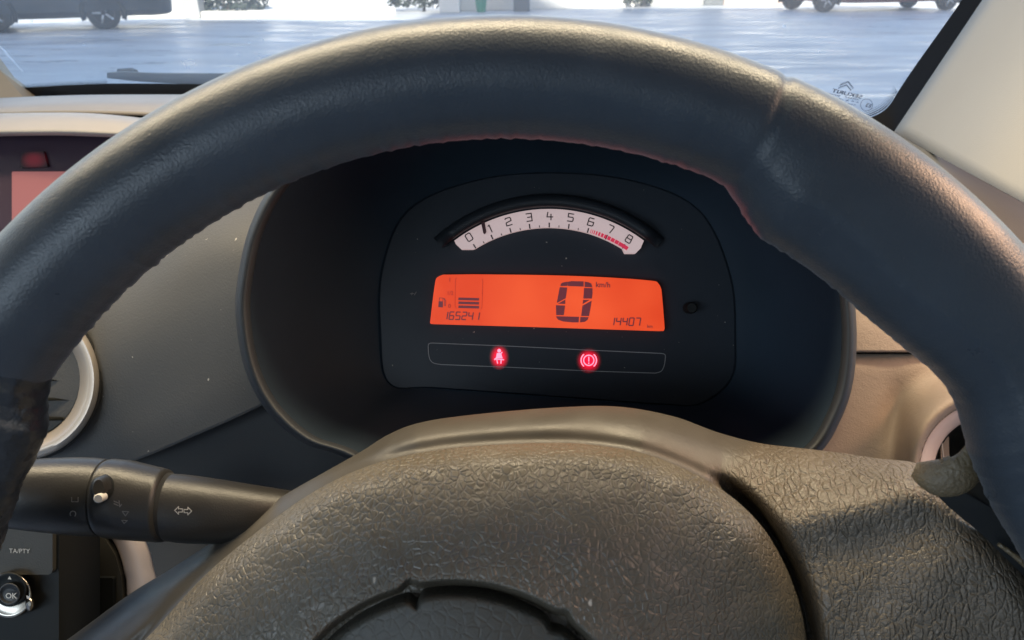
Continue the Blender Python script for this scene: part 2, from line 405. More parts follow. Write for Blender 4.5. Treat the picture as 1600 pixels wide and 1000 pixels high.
# ================================================================== INSTRUMENT CLUSTER
clu = thing('instrument_cluster', 'black instrument cluster with orange display and arched tachometer under its hood', 'instrument cluster', W(852, 640, .38))
lip = [(368, 490), (374, 420), (392, 350), (430, 283), (510, 205), (660, 155), (852, 138), (1040, 152), (1190, 205), (1278, 300), (1322, 400), (1338, 500), (1334, 590), (1314, 655), (1276, 712), (1190, 765), (1000, 800), (800, 802), (640, 775), (540, 716), (470, 690), (415, 640), (382, 575)]
lipS = spline(lip, 8)
cc = (852, 465)
def ring(scale, z, outline=lipS, c=cc): return [W(lerp(c[0], p[0], scale), lerp(c[1], p[1], scale), z) for p in outline]
mb = MB()
mb.grid([ring(*a) for a in ((1.0, .46), (1.0, .34), (1.0, .318), (.997, .308), (.99, .301), (.980, .298), (.970, .2985), (.960, .301), (.954, .306), (.951, .32))], close_v=True)
mb.build('hood', M['hood'], clu)
# face outline
def rrect(x0, y0, x1, y1, r, n=10, skew=0.0):
    pts = []
    rs = r if isinstance(r, (tuple, list)) else (r,)*4
    for (cx, cy, a0, q) in ((x0+rs[0], y0+rs[0], 180, rs[0]), (x1-rs[1], y0+rs[1], 270, rs[1]), (x1-rs[2], y1-rs[2], 0, rs[2]), (x0+rs[3], y1-rs[3], 90, rs[3])):
        for k in range(n+1):
            a = R(a0+90*k/n); pts.append((cx+q*math.cos(a), cy+q*math.sin(a)))
    return pts
def by_angle(poly, c, angles):
    """resample a star-shaped polygon at the given angles round c"""
    out = []
    n = len(poly)
    for a in angles:
        d = (math.cos(a), math.sin(a)); best = None
        for i in range(n):
            x1, y1 = poly[i][0]-c[0], poly[i][1]-c[1]; x2, y2 = poly[(i+1) % n][0]-c[0], poly[(i+1) % n][1]-c[1]
            ex, ey = x2-x1, y2-y1; den = d[0]*ey-d[1]*ex
            if abs(den) < 1e-12: continue
            t = (x1*ey-y1*ex)/den; u = (x1*d[1]-y1*d[0])/den
            if t > 0 and -1e-6 <= u <= 1+1e-6: best = t if best is None else max(best, t)
        out.append((c[0]+d[0]*best, c[1]+d[1]*best))
    return out
ANG = [2*math.pi*k/240 for k in range(240)]
lipA = by_angle(lipS, cc, ANG)
face_poly = spline([(597, 520), (600, 420), (640, 330), (740, 285), (860, 272), (990, 285), (1090, 330), (1138, 430), (1146, 530), (1140, 590), (1095, 628), (1040, 630), (850, 616), (680, 604), (610, 598)], 6)
faceA = by_angle(face_poly, cc, ANG)
mb = MB(); rows = []
for t, z in ((0, .317), (.03, .320), (.12, .330), (.35, .350), (.6, .366), (.85, .3785), (.97, .3825), (1.0, .3835)):
    sc0 = .952
    row = []
    for a, b, an in zip(lipA, faceA, ANG):
        ax, ay = lerp(cc[0], a[0], sc0), lerp(cc[1], a[1], sc0)
        # a faceted fold runs to the lower right and lower left corners
        fold = .006*math.exp(-((math.degrees(an)-33)/5)**2)*math.sin(math.pi*t) + .006*math.exp(-((math.degrees(an)-150)/6)**2)*math.sin(math.pi*t)
        row.append(W(lerp(ax, b[0], t), lerp(ay, b[1], t), z-fold))
    rows.append(row)
mb.grid(rows, close_v=True).build('recess', M['recess'], clu)
mb = MB(); ff = [W(lerp(cc[0], p[0], 1.025), lerp(cc[1], p[1], 1.025), .3835) for p in faceA]; fb = [W(lerp(cc[0], p[0], 1.004), lerp(cc[1], p[1], 1.004), .3815) for p in faceA]
mb.grid([[p+FWD*.02 for p in ff], ff, fb], close_v=True); mb.ngon(fb)
mb.build('face_panel', M['face'], clu, sharp=35)

ZF = .376
def flat(name, polys, m, z, parent, thick=.0):
    mb = MB()
    for p in polys: mb.ngon([W(x, y, z) for x, y in p])
    return mb.build(name, m, parent, smooth=False, face_cam=True)
def slab(name, poly, m, z, depth, parent, bev=0):
    """flat plate with real thickness"""
    mb = MB(); a = [W(x, y, z) for x, y in poly]; b = [p+FWD*depth for p in a]
    mb.grid([b, a], close_v=True); mb.ngon(a); mb.ngon(b)
    return mb.build(name, m, parent, smooth=False, bevel=bev)
def strokes(lines, w):
    """polylines -> quads, each joint closed"""
    out = []
    for ln in lines:
        for (x1, y1), (x2, y2) in zip(ln, ln[1:]):
            L_ = math.hypot(x2-x1, y2-y1) or 1; dx, dy = (x2-x1)/L_, (y2-y1)/L_; nx, ny = -dy*w/2, dx*w/2; e = w*.35
            x1_, y1_, x2_, y2_ = x1-dx*e, y1-dy*e, x2+dx*e, y2+dy*e
            out.append([(x1_+nx, y1_+ny), (x2_+nx, y2_+ny), (x2_-nx, y2_-ny), (x1_-nx, y1_-ny)])
    return out
def layered(name, quads, m, z, parent):
    mb = MB()
    for i, q in enumerate(quads):
        mb.ngon([W(x, y, z-(i % 7)*.000004) for x, y in q])
    return mb.build(name, m, parent, smooth=False, face_cam=True)

# --- tachometer: pod with visor, band, ink
TC = (858, 572.5)
def pol(r, deg): return (TC[0]+r*math.sin(R(deg)), TC[1]-r*math.cos(R(deg)))
tach = slab('tachometer', [pol(246+3*0, a) for a in range(-37, 38)][:] + [(1001, 388), (993, 396), (977, 396)] + [pol(217.5, a) for a in range(32, -33, -1)] + [(739, 389.5), (721, 389.5), (712, 381)], M['tach'], ZF, .004, clu)
mb = MB(); rows = []
for a in range(-42, 43):
    e = sstep(42, 36, abs(a))
    rows.append([W(*pol(249, a), ZF+.004), W(*pol(249, a), lerp(ZF, ZF-.004, e)), W(*pol(252, a), lerp(ZF, ZF-.008, e)), W(*pol(262, a), lerp(ZF, ZF-.0085, e)), W(*pol(268, a), lerp(ZF+.002, ZF-.005, e)), W(*pol(270, a), ZF+.006)])
mb.grid(rows).build('visor', M['hood'], tach)
ink = []
for k in range(9):
    a = -31.8+k*7.96
    ink += strokes([[pol(217.8, a), pol(224, a)]], 2.0)
    if k < 6: ink += strokes([[pol(217.8, a+3.98), pol(220.5, a+3.98)]], 1.2)
DIG = {'0': [[(.2, 0), (.85, 0), (1, .12), (1, .88), (.8, 1), (.15, 1), (0, .88), (0, .12), (.2, 0)]],
       '1': [[(.35, .1), (.6, 0), (.6, 1)]],
       '2': [[(0, .1), (.15, 0), (.85, 0), (1, .12), (1, .45), (.1, .58), (0, .7), (0, 1), (1, 1)]],
       '3': [[(.05, 0), (1, 0), (1, 1), (.05, 1)], [(.25, .48), (1, .48)]],
       '4': [[(.15, 0), (0, .62), (1.05, .62)], [(.72, .25), (.72, 1)]],
       '5': [[(1, 0), (.05, 0), (.05, .45), (.9, .45), (1, .55), (1, .88), (.85, 1), (0, 1)]],
       '6': [[(.9, 0), (.15, 0), (0, .12), (0, 1), (.85, 1), (1, .88), (1, .48), (.05, .48)]],
       '7': [[(0, 0), (.85, 0), (1, .12), (.65, 1)]],
       '8': [[(.15, 0), (.85, 0), (.95, .12), (.95, .48), (.05, .48), (.05, .12), (.15, 0)], [(.0, .5), (0, .88), (.15, 1), (.9, 1), (1.02, .88), (1, .5)]]}
for k in range(9):
    a = -31.8+k*7.96; cx, cy = pol(235 if k else 237.5, a + (.2 if k else 0)); h = 11.8; w = 8.6
    if k == 1: cx, cy = pol(234, a+.6)
    if k == 7: w = 8
    ca, sa = math.cos(R(a)), math.sin(R(a))
    for ln in DIG[str(k)]:
        q = [(cx + ((x-.5)*w)*ca - ((y-.5)*h)*sa, cy + ((x-.5)*w)*sa + ((y-.5)*h)*ca) for x, y in ln]
        ink += strokes([q], 1.7)
layered('scale_ink', ink, M['tachink'], ZF-.0004, tach)
red = []
a = 17.0
for k, (wd, gp) in enumerate([(.25, .45), (.3, .4), (.45, .45), (.6, .45), (.8, .4), (1.0, .35), (1.2, .3), (1.3, .28), (1.5, .25), (1.6, .2), (4.2, 0)]):
    n = max(1, int(wd*2)+1)
    top = [pol(224, a+wd*i/n) for i in range(n+1)]; bot = [pol(218, a+wd*i/n) for i in range(n, -1, -1)]
    red.append(top+bot); a += wd+gp
layered('red_zone', red, M['tachred'], ZF-.0004, tach)
slab('needle', [(751.5, 347), (757, 345), (760, 362), (757.5, 366), (755, 364)], M['needle'], ZF-.0025, .0012, tach)

# --- orange display
lcd_poly = spline([(672, 504.0), (676, 470), (680, 441), (683, 433.5), (692, 429.2)], 3, closed=False) + spline([(740, 428.6), (856, 430), (950, 433.5), (1016, 438.4), (1028, 442), (1033.5, 452)], 3, closed=False) + [(1036, 480), (1038.6, 513), (1037, 517), (1030, 517.4), (850, 511.5), (678, 506.5), (673, 506)]
bez = by_angle([(x, y) for x, y in lcd_poly], (855, 472), ANG)
mb = MB(); o1 = [W(855+(x-855)*1.035, 472+(y-472)*1.15, ZF+.002) for x, y in bez]; o2 = [W(855+(x-855)*1.02, 472+(y-472)*1.08, ZF-.0035) for x, y in bez]; o3 = [W(855+(x-855)*1.001, 472+(y-472)*1.001, ZF-.001) for x, y in bez]; o4 = [W(855+(x-855)*1.001, 472+(y-472)*1.001, ZF+.004) for x, y in bez]
mb.grid([o1, o2, o3, o4], close_v=True)
lcd = slab('display', lcd_poly, M['lcd'], ZF, .003, clu)
ZS = ZF-.0005
def lcdmap(u, v):      # follows the slight tilt of the panel
    return (u, v)
# large zero
flat('speed_digit', [
    [(887, 446), (886, 440.5), (893, 439.2), (912, 439.6), (912, 447.8), (888, 447)],
    [(875.5, 447), (876.5, 443), (880, 441.2), (886, 440.2), (886.8, 446.8)],
    [(913.4, 440), (919, 440.8), (924, 443), (925.8, 449), (913.4, 448.4)],
    [(874.6, 448.6), (886.4, 449.2), (885, 460), (884, 466), (870.6, 473.3), (870.2, 471.5)],
    [(883.4, 468), (883.2, 475), (871.5, 474.6)],
    [(868.6, 476.8), (883, 477.3), (881, 492.6), (869, 492.3)],
    [(912.6, 449.8), (925.8, 450.2), (926, 458), (925, 466.6), (911.4, 466.6)],
    [(911, 468.4), (921.5, 468.6), (910.3, 475.2)],
    [(924.6, 469.6), (923, 480), (920.4, 494), (908, 493.8), (910, 477.6)],
    [(869, 494), (904.8, 495), (904.2, 503.8), (895, 503.8), (880, 502.4), (872, 499.5), (869.6, 496.5)],
    [(906.8, 495.2), (919.8, 495.5), (918, 500), (914, 502.8), (906.2, 503.8)]], M['seg'], ZS, lcd)
flat('fuel_bars', [[(716.4, y), (748.6, y+.9), (748.4, y+5), (716, y+4.1)] for y in (464.8, 471.0, 477.2)], M['seg'], ZS, lcd)
layered('fuel_frame', strokes([[(713.5, 434), (711.5, 437), (711, 478), (713, 482)], [(753, 436), (754.5, 439), (753, 480), (751, 483.5)], [(752.5, 458), (754.5, 458)]], .7), M['segdim'], ZS, lcd)
layered('fuel_pump_icon', strokes([[(686.6, 465.4), (692, 465.8)], [(686.6, 465.4), (686.2, 471)], [(692, 465.8), (692, 471)], [(692.4, 466), (694.8, 468.5), (694.2, 477), (696, 478), (696.6, 470), (694, 466.2)]], .9), M['seg'], ZS, lcd)
flat('fuel_pump_body', [[(685.4, 470.6), (692.2, 470.8), (692, 480.3), (684.8, 480)]], M['seg'], ZS, lcd)
SEGD = {'0': 'abcdef', '1': 'bc', '2': 'abged', '3': 'abgcd', '4': 'fgbc', '5': 'afgcd', '6': 'afgcde', '7': 'abc', '8': 'abcdefg', '9': 'abfgcd'}
def sevseg(txt, x, y, w, h, adv, tilt, slope, lw):
    out = []
    P = {'a': ((.08, 0), (.92, 0)), 'g': ((.08, .5), (.92, .5)), 'd': ((.08, 1), (.92, 1)), 'f': ((0, .06), (0, .44)), 'b': ((1, .06), (1, .44)), 'e': ((0, .56), (0, .94)), 'c': ((1, .56), (1, .94))}
    for i, ch in enumerate(txt):
        for s in SEGD.get(ch, ''):
            q = []
            for (u, v) in P[s]:
                X = x+i*adv+u*w; q.append((X - (v-.5)*h*tilt, y + v*h + (X-x)*slope))
            out += strokes([q], lw)
    return out
layered('odometer', sevseg('165241', 692.5, 487.2, 6.6, 11.6, 9.9, .16, .018, 1.9), M['seg'], ZS, lcd)
layered('trip_counter', sevseg('14407', 953, 496.2, 6.8, 11.8, 10.1, .16, .018, 1.9), M['seg'], ZS, lcd)

def text(name, s, m, px, py, z, size_px, parent, ang=0, mirror=False, plane=None, align='LEFT', sx=1.0, bold=.02):
    c = bpy.data.curves.new(name, 'FONT'); c.body = s; c.size = 1; c.align_x = align; c.offset = bold; c.materials.append(m); c.resolution_u = 3
    o = bpy.data.objects.new(name, c); COL.objects.link(o)
    k = size_px/FPX*z
    X = RIGHT*math.cos(R(ang)) + UP*math.sin(R(ang)); Y = -RIGHT*math.sin(R(ang)) + UP*math.cos(R(ang)); N_ = -FWD
    p = W(px, py, z)
    if plane:
        n, pos = plane; p = pos(px, py); N_ = -n
        e = (pos(px+10*math.cos(R(ang)), py-10*math.sin(R(ang)))-p).normalized(); X = -e if mirror else e
        Y = N_.cross(e).normalized(); N_ = X.cross(Y)
        if Y.dot(UP) < 0: Y = -Y; N_ = -N_
        k = size_px/FPX*(p-EYE).dot(FWD)
    c2 = bpy.data.meshes.new_from_object(o.evaluated_get(bpy.context.evaluated_depsgraph_get()))
    bpy.data.objects.remove(o); o = bpy.data.objects.new(name, c2); COL.objects.link(o)
    o.parent = parent
    org = root_of(parent).location
    mw = Matrix(((X.x*k*sx, Y.x*k, N_.x*k, p.x-org.x), (X.y*k*sx, Y.y*k, N_.y*k, p.y-org.y), (X.z*k*sx, Y.z*k, N_.z*k, p.z-org.z), (0, 0, 0, 1)))
    o.matrix_local = mw
    return o
text('speed_unit', 'km/h', M['seg'], 930.5, 448.4, ZS, 11.5, lcd, ang=-1.5)
text('trip_unit', 'km', M['seg'], 1011, 512, ZS, 7, lcd, ang=-1.5)
text('fuel_mark', '1', M['segdim'], 700.6, 440, ZS, 9, lcd)
text('fuel_mark', '1/2', M['segdim'], 698.2, 460.6, ZS, 8, lcd)
text('fuel_mark', '0', M['segdim'], 700, 481, ZS, 9, lcd)

# --- telltale strip
fr = spline([(669, 541), (670.5, 536.8), (676, 536)], 3, closed=False) + [(800, 541), (930, 547.5)] + spline([(1030, 552), (1038.5, 553.6), (1039.5, 560), (1037.5, 572), (1033, 580), (1024, 583)], 4, closed=False) + [(930, 580), (800, 574)] + spline([(690, 569.6), (678, 567.4), (672, 562), (669.5, 552)], 4, closed=False)
fr.append(fr[0])
tell = layered('telltale_outline', strokes([fr], 1.15), M['outline'], .3808, clu)
ZT = .3804
def disc(cx, cy, r, n=24): return [(cx+r*math.cos(2*math.pi*k/n), cy+r*math.sin(2*math.pi*k/n)) for k in range(n)]
def arc(cx, cy, r, a0, a1, n=14): return [(cx+r*math.cos(R(lerp(a0, a1, k/n))), cy+r*math.sin(R(lerp(a0, a1, k/n)))) for k in range(n+1)]
bl = slab('brake_warning_lamp', disc(920, 563, 21, 40), M['glowlens'], .3812, .001, clu)
layered('symbol', strokes([arc(920, 563, 8, 0, 360, 28), arc(920, 563, 12, -48, 48), arc(920, 563, 12, 132, 228), [(920, 558), (920, 564.4)], [(920, 567), (920, 568)]], 1.7), M['telltale'], ZT, bl)
sl = slab('seatbelt_warning_lamp', [(780+(x-780)*.8, y) for x, y in disc(780, 557.5, 21, 40)], M['glowlens'], .3812, .001, clu)
layered('symbol', [disc(780, 548, 2.9, 12), [(776.4, 551.5), (783, 551.5), (785.5, 560), (774.6, 560)]] + strokes([[(773, 561), (787, 562)], [(776.5, 563), (777.5, 567.5)], [(783, 563), (782.6, 567.5)], [(784.5, 550.5), (773, 562)]], 1.7), M['telltale'], ZT, sl)
# small controls beside the display: reset buttons
for (x, y, r) in ((1081, 481, 9),):
    mb = MB(); c0 = [W(px, py, .374) for px, py in disc(x, y, r)]; c1 = [W(px, py, .372) for px, py in disc(x, y, r*.8)]
    mb.grid([[p+FWD*.012 for p in c0], c0, c1], close_v=True); mb.ngon(c1)
    mb.build('reset_button', M['black'], clu, sharp=30)
layered('button_mark', strokes([[(641, 459), (647, 458.5)], [(644, 457), (643.4, 461)], [(647.5, 461), (650.5, 456)]], .8), M['printdim'], .3808, clu)

# ================================================================== DASHBOARD
dash = thing('dashboard', 'two-tone grey and beige moulded dashboard behind the steering wheel', 'dashboard', W(600, 800, .55))
def loft(name, cols, m, nsub=8, solid=.004, parent=dash, jit=0.0, label=None):
    """cols: list of (px, [(py, z), ...]) of equal length; smoothly interpolated both ways"""
    prof = [[(px, py, z) for py, z in c] for px, c in cols]
    prof = [spline(p, nsub, closed=False) for p in prof]
    tr = [[prof[i][j] for i in range(len(prof))] for j in range(len(prof[0]))]
    tr = [spline(r, nsub, closed=False) for r in tr]
    rows = [[W(*p) for p in r] for r in tr]
    o = MB().grid(rows).build(name, m, parent, face_cam=True, solid=solid)
    if label: o['label'] = label
    return o
# cream top pad with its groove and rolled front (centre of the dash)
loft('top_pad', [
    (-420, [(176, 1.05), (177, .92), (180, .84), (190, .79), (196, .785)]),
    (-100, [(158, 1.05), (159, .92), (163, .83), (172, .78), (180, .775)]),
    (100, [(149, 1.05), (149.5, .92), (151, .82), (160, .76), (173, .745)]),
    (260, [(147, 1.05), (148, .92), (149.5, .81), (160, .75), (177, .735)]),
    (420, [(148, 1.05), (149, .92), (151, .81), (164, .74), (186, .72)]),
    (700, [(150, 1.05), (151, .92), (153, .81), (170, .72), (196, .70)]),
    (1100, [(165, .98), (166, .86), (170, .78), (185, .70), (215, .68)]),
    (1400, [(208, .76), (209, .72), (215, .69), (235, .63), (260, .60)])], M['cream'])
loft('pad_groove', [
    (-420, [(192, .80), (200, .80)]), (-100, [(172, .79), (185, .79)]), (100, [(168, .765), (182, .765)]), (260, [(172, .755), (190, .755)]), (420, [(180, .74), (204, .74)]), (700, [(190, .72), (215, .72)])], M['gap'], 4)
loft('centre_hood', [
    (-420, [(200, .78), (200.5, .72), (206, .68), (222, .665), (236, .668), (240, .70)]),
    (-100, [(181, .77), (181.5, .71), (187, .67), (202, .655), (214, .658), (218, .70)]),
    (60, [(176, .76), (176.5, .70), (181, .66), (197, .645), (209, .648), (212, .69)]),
    (160, [(178, .75), (179, .69), (184, .65), (200, .637), (211, .64), (214, .68)]),
    (260, [(190, .74), (192, .68), (197, .645), (209, .635), (217, .638), (219, .66)]),
    (380, [(215, .70), (217, .67), (222, .645), (232, .637), (238, .640), (240, .66)])], M['cream'])
# centre display recess
cd = thing('centre_display', 'dark recessed centre display glowing dull pink beyond the wheel rim', 'display', W(0, 420, .70))
slab('bezel', [(-260, 205), (300, 205), (300, 480), (-260, 480)], M['mauve'], .70, .02, cd)
slab('screen', rrect(18.5, 268, 240, 420, 2), M['radio'], .697, .003, cd)
slab('reflection_strip', [(32, 262), (33, 238), (68, 236), (74, 260)], M['redreflect'], .6965, .003, cd)  # red reflection above the screen, put in as a glowing patch
# fascia between wheel rim and cluster, left
loft('fascia', [
    (-260, [(470, .56), (480, .52), (500, .48), (560, .47), (700, .465), (800, .46)]),
    (-60, [(440, .54), (450, .50), (480, .46), (560, .452), (680, .45), (790, .45)]),
    (80, [(400, .52), (415, .475), (460, .445), (560, .434), (690, .44), (760, .45)]),
    (200, [(300, .53), (340, .485), (420, .438), (520, .420), (660, .43), (724, .438)]),
    (300, [(215, .56), (290, .475), (370, .42), (470, .408), (610, .415), (683, .422)]),
    (400, [(190, .54), (270, .455), (350, .405), (440, .394), (570, .400), (638, .406)]),
    (520, [(170, .50), (250, .43), (360, .40), (460, .39), (540, .39), (575, .39)])], M['dash_grey'], label='grey moulded panel left of the gauges')
loft('lower_fascia', [
    (-260, [(780, .475), (900, .47), (1200, .49)]), (-60, [(770, .468), (900, .46), (1200, .47)]), (100, [(742, .470), (900, .45), (1200, .46)]), (200, [(700, .462), (860, .455), (1200, .45)]), (300, [(655, .445), (850, .445), (1200, .44)]), (400, [(610, .430), (820, .435), (1200, .44)]), (560, [(540, .422), (800, .425), (1200, .43)]),
    (900, [(620, .44), (800, .44), (1200, .44)]), (1300, [(620, .45), (800, .45), (1200, .45)]), (1800, [(620, .50), (800, .50), (1200, .50)])], M['dash_dark'])
# beige panels on the right
loft('right_panel', [
    (1180, [(380, .47), (440, .45), (500, .44), (549.5, .437)]), (1330, [(380, .46), (440, .435), (500, .425), (549.5, .422)]), (1450, [(380, .46), (440, .435), (500, .425), (549.5, .422)]), (1700, [(380, .48), (440, .45), (500, .44), (549.5, .437)])], M['beige'], label='upper beige panel right of the gauges')
slab('panel_gap', [(1200, 546), (1700, 546), (1700, 558), (1200, 558)], M['gap'], .431, .004, dash)
def zb(px, py):
    q = math.hypot((px-1543), (py-735))
    z = .424 - .018*math.exp(-((q-118)/26)**2)*(1 if q > 118 else 1) - .012*sstep(190, 120, q)
    z += .006*math.exp(-((py-553)/14)**2)*.4
    z += .010*math.exp(-(((px-1402)/22)**2))*sstep(555, 720, py) + .06*sstep(107, 97, q)
    return z
mb = MB(); rows = []
for j in range(90):
    py = 553+j*3.4
    rows.append([W(1200+i*4.2, py, zb(1200+i*4.2, py)) for i in range(130)])
mb.grid(rows).build('vent_panel', M['beige'], dash, face_cam=True, solid=.004)['label'] = 'lower beige panel swelling round the right air vent'
# shoulder of the dash below the pillar
loft('door_side_shoulder', [
    (1380, [(196, .66), (215, .62), (300, .58), (500, .56)]), (1450, [(236, .60), (262, .57), (340, .54), (500, .53)]), (1560, [(292, .55), (330, .53), (400, .51), (520, .50)]), (1700, [(355, .53), (400, .51), (460, .49), (560, .48)]), (1900, [(420, .50), (460, .49), (520, .48), (600, .47)])], M['olive'])

def vent(cx, cy, ro, ri, z, mm, name, label, stretch=1.0, slat=True):
    v = thing(name, label, 'air vent', W(cx, cy+ro, z))
    rows = []
    n = 96
    prof = [(ro*1.02, .012), (ro*1.015, .002), (ro*.995, -.002), (lerp(ro, ri, .25), -.0045), (lerp(ro, ri, .45), -.0045), (lerp(ro, ri, .6), -.0035), (lerp(ro, ri, .9), .001), (ri, .004), (ri*.98, .012)]
    for rr, dz in prof:
        rows.append([W(cx+rr*math.cos(2*math.pi*k/n), cy+rr*stretch*math.sin(2*math.pi*k/n), z+dz) for k in range(n)])
    MB().grid(rows, close_v=True).build('ring', mm, v, sharp=50)
    rows = [[W(cx+rr*math.cos(2*math.pi*k/n), cy+rr*stretch*math.sin(2*math.pi*k/n), z+dz) for k in range(n)] for rr, dz in ((ri*.99, .006), (ri*.95, .018), (ri*.8, .03), (.5, .036))]
    MB().grid(rows, close_v=True).build('bowl', M['black'], v)
    rows = [[W(cx+rr*math.cos(2*math.pi*k/n), cy+rr*stretch*math.sin(2*math.pi*k/n), z+dz) for k in range(n)] for rr, dz in ((ro*1.045, .004), (ro*1.04, .001), (ro*1.0, .001))]
    MB().grid(rows, close_v=True).build('shadow_gap', M['gap'], v)
    if slat:
        for k in (-2, -1, 0, 1, 2):
            y = cy + k*ri*.32; hw = ri*.93*math.sqrt(max(0, 1-(k*.32)**2))
            mb = MB(); mb.grid([[W(cx-hw, y-3, z+.010), W(cx+hw, y-3, z+.010)], [W(cx-hw, y+1, z+.008), W(cx+hw, y+1, z+.008)], [W(cx-hw, y+5, z+.020), W(cx+hw, y+5, z+.020)]])
            mb.build('slat', M['black'], v, face_cam=True, solid=.001)
    return v
vent(30, 594, 124, 95, .425, M['silver'], 'air_vent', 'round dashboard vent with brown-silver ring left of the gauges', 1.0)
vr = vent(1543, 735, 113, 84, .405, M['silver2'], 'air_vent', 'round vent with bright silver ring at right behind the spoke', 1.0, slat=False)
slab('flap', [(1470, 672), (1482, 668), (1484, 735), (1470, 735)], M['beige'], .418, .002, vr)
slab('wire', [(1471, 690), (1472.6, 690), (1476, 720), (1474.4, 720)], M['print'], .412, .0006, vr)

# ================================================================== INDICATOR STALK
st = thing('indicator_stalk', 'dark fat indicator stalk with worn arrow symbols behind the left grip', 'indicator stalk', W(430, 850, .31))
tab = [(-120, 735, 800, .262), (-60, 727, 812, .264), (0, 722, 822, .266), (60, 717, 829, .268), (110, 715, 834, .270), (163, 716.5, 838, .272), (200, 720, 842, .274), (259, 734, 846, .278), (264, 739, 846, .279), (330, 748, 849, .284), (400, 759, 848, .290), (470, 770, 842, .298), (620, 795, 835, .32)]
def st_vals(x):
    return tuple(interp([(t[0], t[k]) for t in tab], x) for k in (1, 2, 3))
def stalk_part(name, x0, x1, m, shrink=0.0, cap0=True, cap1=True, parent=st, n=24):
    mb = MB(); rows = []
    for i in range(n+1):
        x = lerp(x0, x1, i/n); yt, yb, z = st_vals(x); ed = min(i, n-i)
        k = 1-shrink - (.035 if ed == 0 else .008 if ed == 1 else 0)
        cy = (yt+yb)/2; r = (yb-yt)/2/FPX*z*k
        c = W(x, cy, z)
        rows.append([c + UP*r*math.cos(2*math.pi*j/64) - FWD*r*.9*math.sin(2*math.pi*j/64) for j in range(64)])
    mb.grid(rows, close_v=True)
    if cap0: mb.ngon(rows[0])
    if cap1: mb.ngon(rows[-1])
    return mb.build(name, m, parent, sharp=50)
stalk_part('knob', -120, 163, M['stalk'])
stalk_part('ring', 166.5, 262, M['stalk'])
stalk_part('core', 0, 500, M['gap'], .045)
stalk_part('arm', 265.5, 620, M['stalk'])
def on_stalk(x, y, lift=.0003):
    yt, yb, z = st_vals(x); cy = (yt+yb)/2; hr = (yb-yt)/2; u = max(-.98, min(.98, (cy-y)/hr))
    return W(x, y, z - .9*hr/FPX*z*math.sqrt(1-u*u) - lift)
def stalk_marks(name, quads, m, lift=.0004):
    mb = MB()
    for i, q in enumerate(quads):
        ps = []
        for (x, y) in q:
            z0 = (on_stalk(x, y, lift)-EYE).dot(FWD)
            ps.append(W(x, y, z0 - (i % 5)*.00001))
        mb.ngon(ps)
    return mb.build(name, m, st, smooth=False, face_cam=True)
stalk_marks('arrow_symbols', strokes([[(273, 797.5), (279, 791.5), (279, 795), (285, 795), (285, 800), (279, 800), (279, 803.5), (273, 797.5)], [(299.5, 798.5), (293.5, 792.5), (293.5, 796), (287.5, 796), (287.5, 801), (293.5, 801), (293.5, 804.5), (299.5, 798.5)]], 1.2), M['print'])
stalk_marks('lamp_symbols', strokes([[(178, 783), (185, 786)], [(178, 787), (185, 790)], [(186, 782), (187, 792), (190, 788)], [(191, 799), (201, 799.5), (196, 806), (191, 799)], [(190, 813), (199, 813.5), (194, 818), (190, 813)]], 1.0), M['printdim'])
stalk_marks('dial_symbols', strokes([[(112, 777), (112, 784), (122, 784), (122, 777)], arc(114, 803, 4.5, 0, 360, 14), [(78, 819), (95, 820)], [(100, 819), (124, 822)]], 1.0), M['printdim'])
# slide button in its oval slot
def stalk_disc(name, cx, cy, rx, ry, m, lift, depth):
    mb = MB(); n = 28
    a = [on_stalk(cx+rx*math.cos(2*math.pi*k/n), cy+ry*math.sin(2*math.pi*k/n), lift) for k in range(n)]
    a2 = [on_stalk(cx+rx*.8*math.cos(2*math.pi*k/n), cy+ry*.8*math.sin(2*math.pi*k/n), lift+.0006) for k in range(n)]
    b = [p+FWD*depth for p in a]
    mb.grid([b, a, a2], close_v=True); mb.ngon(a2)
    return mb.build(name, m, st)
stalk_disc('slot', 155, 766, 14.5, 21, M['black'], .0004, .004)
stalk_disc('slide_button', 154, 763, 10.5, 17, M['stalk'], .0022, .004)
stalk_disc('white_dot', 153.5, 779, 7.5, 7, M['print'], .0042, .003)
stalk_disc('white_dot', 8, 806, 4, 3.5, M['print'], .0007, .003)

# ================================================================== AUDIO CONTROL + COLUMN SHROUD
au = thing('audio_control', 'black audio remote pod with chrome thumbwheel and OK button at lower left', 'audio control', W(0, 1050, .30))
slab('pod', rrect(-160, 818, 92, 1090, 10), M['black'], .300, .03, au, bev=.002)
slab('upper_panel', rrect(-120, 826, 82, 898, 8), M['shroud'], .2975, .003, au, bev=.0008)
text('print', 'TA/PTY', M['print'], 14, 864, .2968, 10, au, ang=-1, bold=0)
def rdisc(name, cx, cy, r, m, z, dz, par):
    mb = MB(); n = 48
    R_ = [[W(cx+rr*math.cos(2*math.pi*k/n), cy+rr*math.sin(2*math.pi*k/n), zz) for k in range(n)] for rr, zz in ((r, z+.012), (r, z+.001), (r*.93, z), (r*.85, z+.0004*dz), (r*.5, z+.0006*dz))]
    mb.grid(R_, close_v=True); mb.ngon(R_[-1]); return mb.build(name, m, par)
wh = rdisc('thumbwheel', 14, 930, 36, M['chrome'], .2945, 1, au)
rdisc('wheel_face', 15, 921, 27, M['black'], .2925, 1, au)
rdisc('ok_button', 15, 928, 17, M['stalk'], .2905, 1, au)
text('print', 'OK', M['print'], 8.5, 935, .2898, 12, au)
layered('print_mark', [[(12, 905), (18, 905.5), (15, 900)], [(41, 930), (47, 933), (46, 937), (42, 935)]], M['print'], .2900, au)
mb = MB(); n = 20
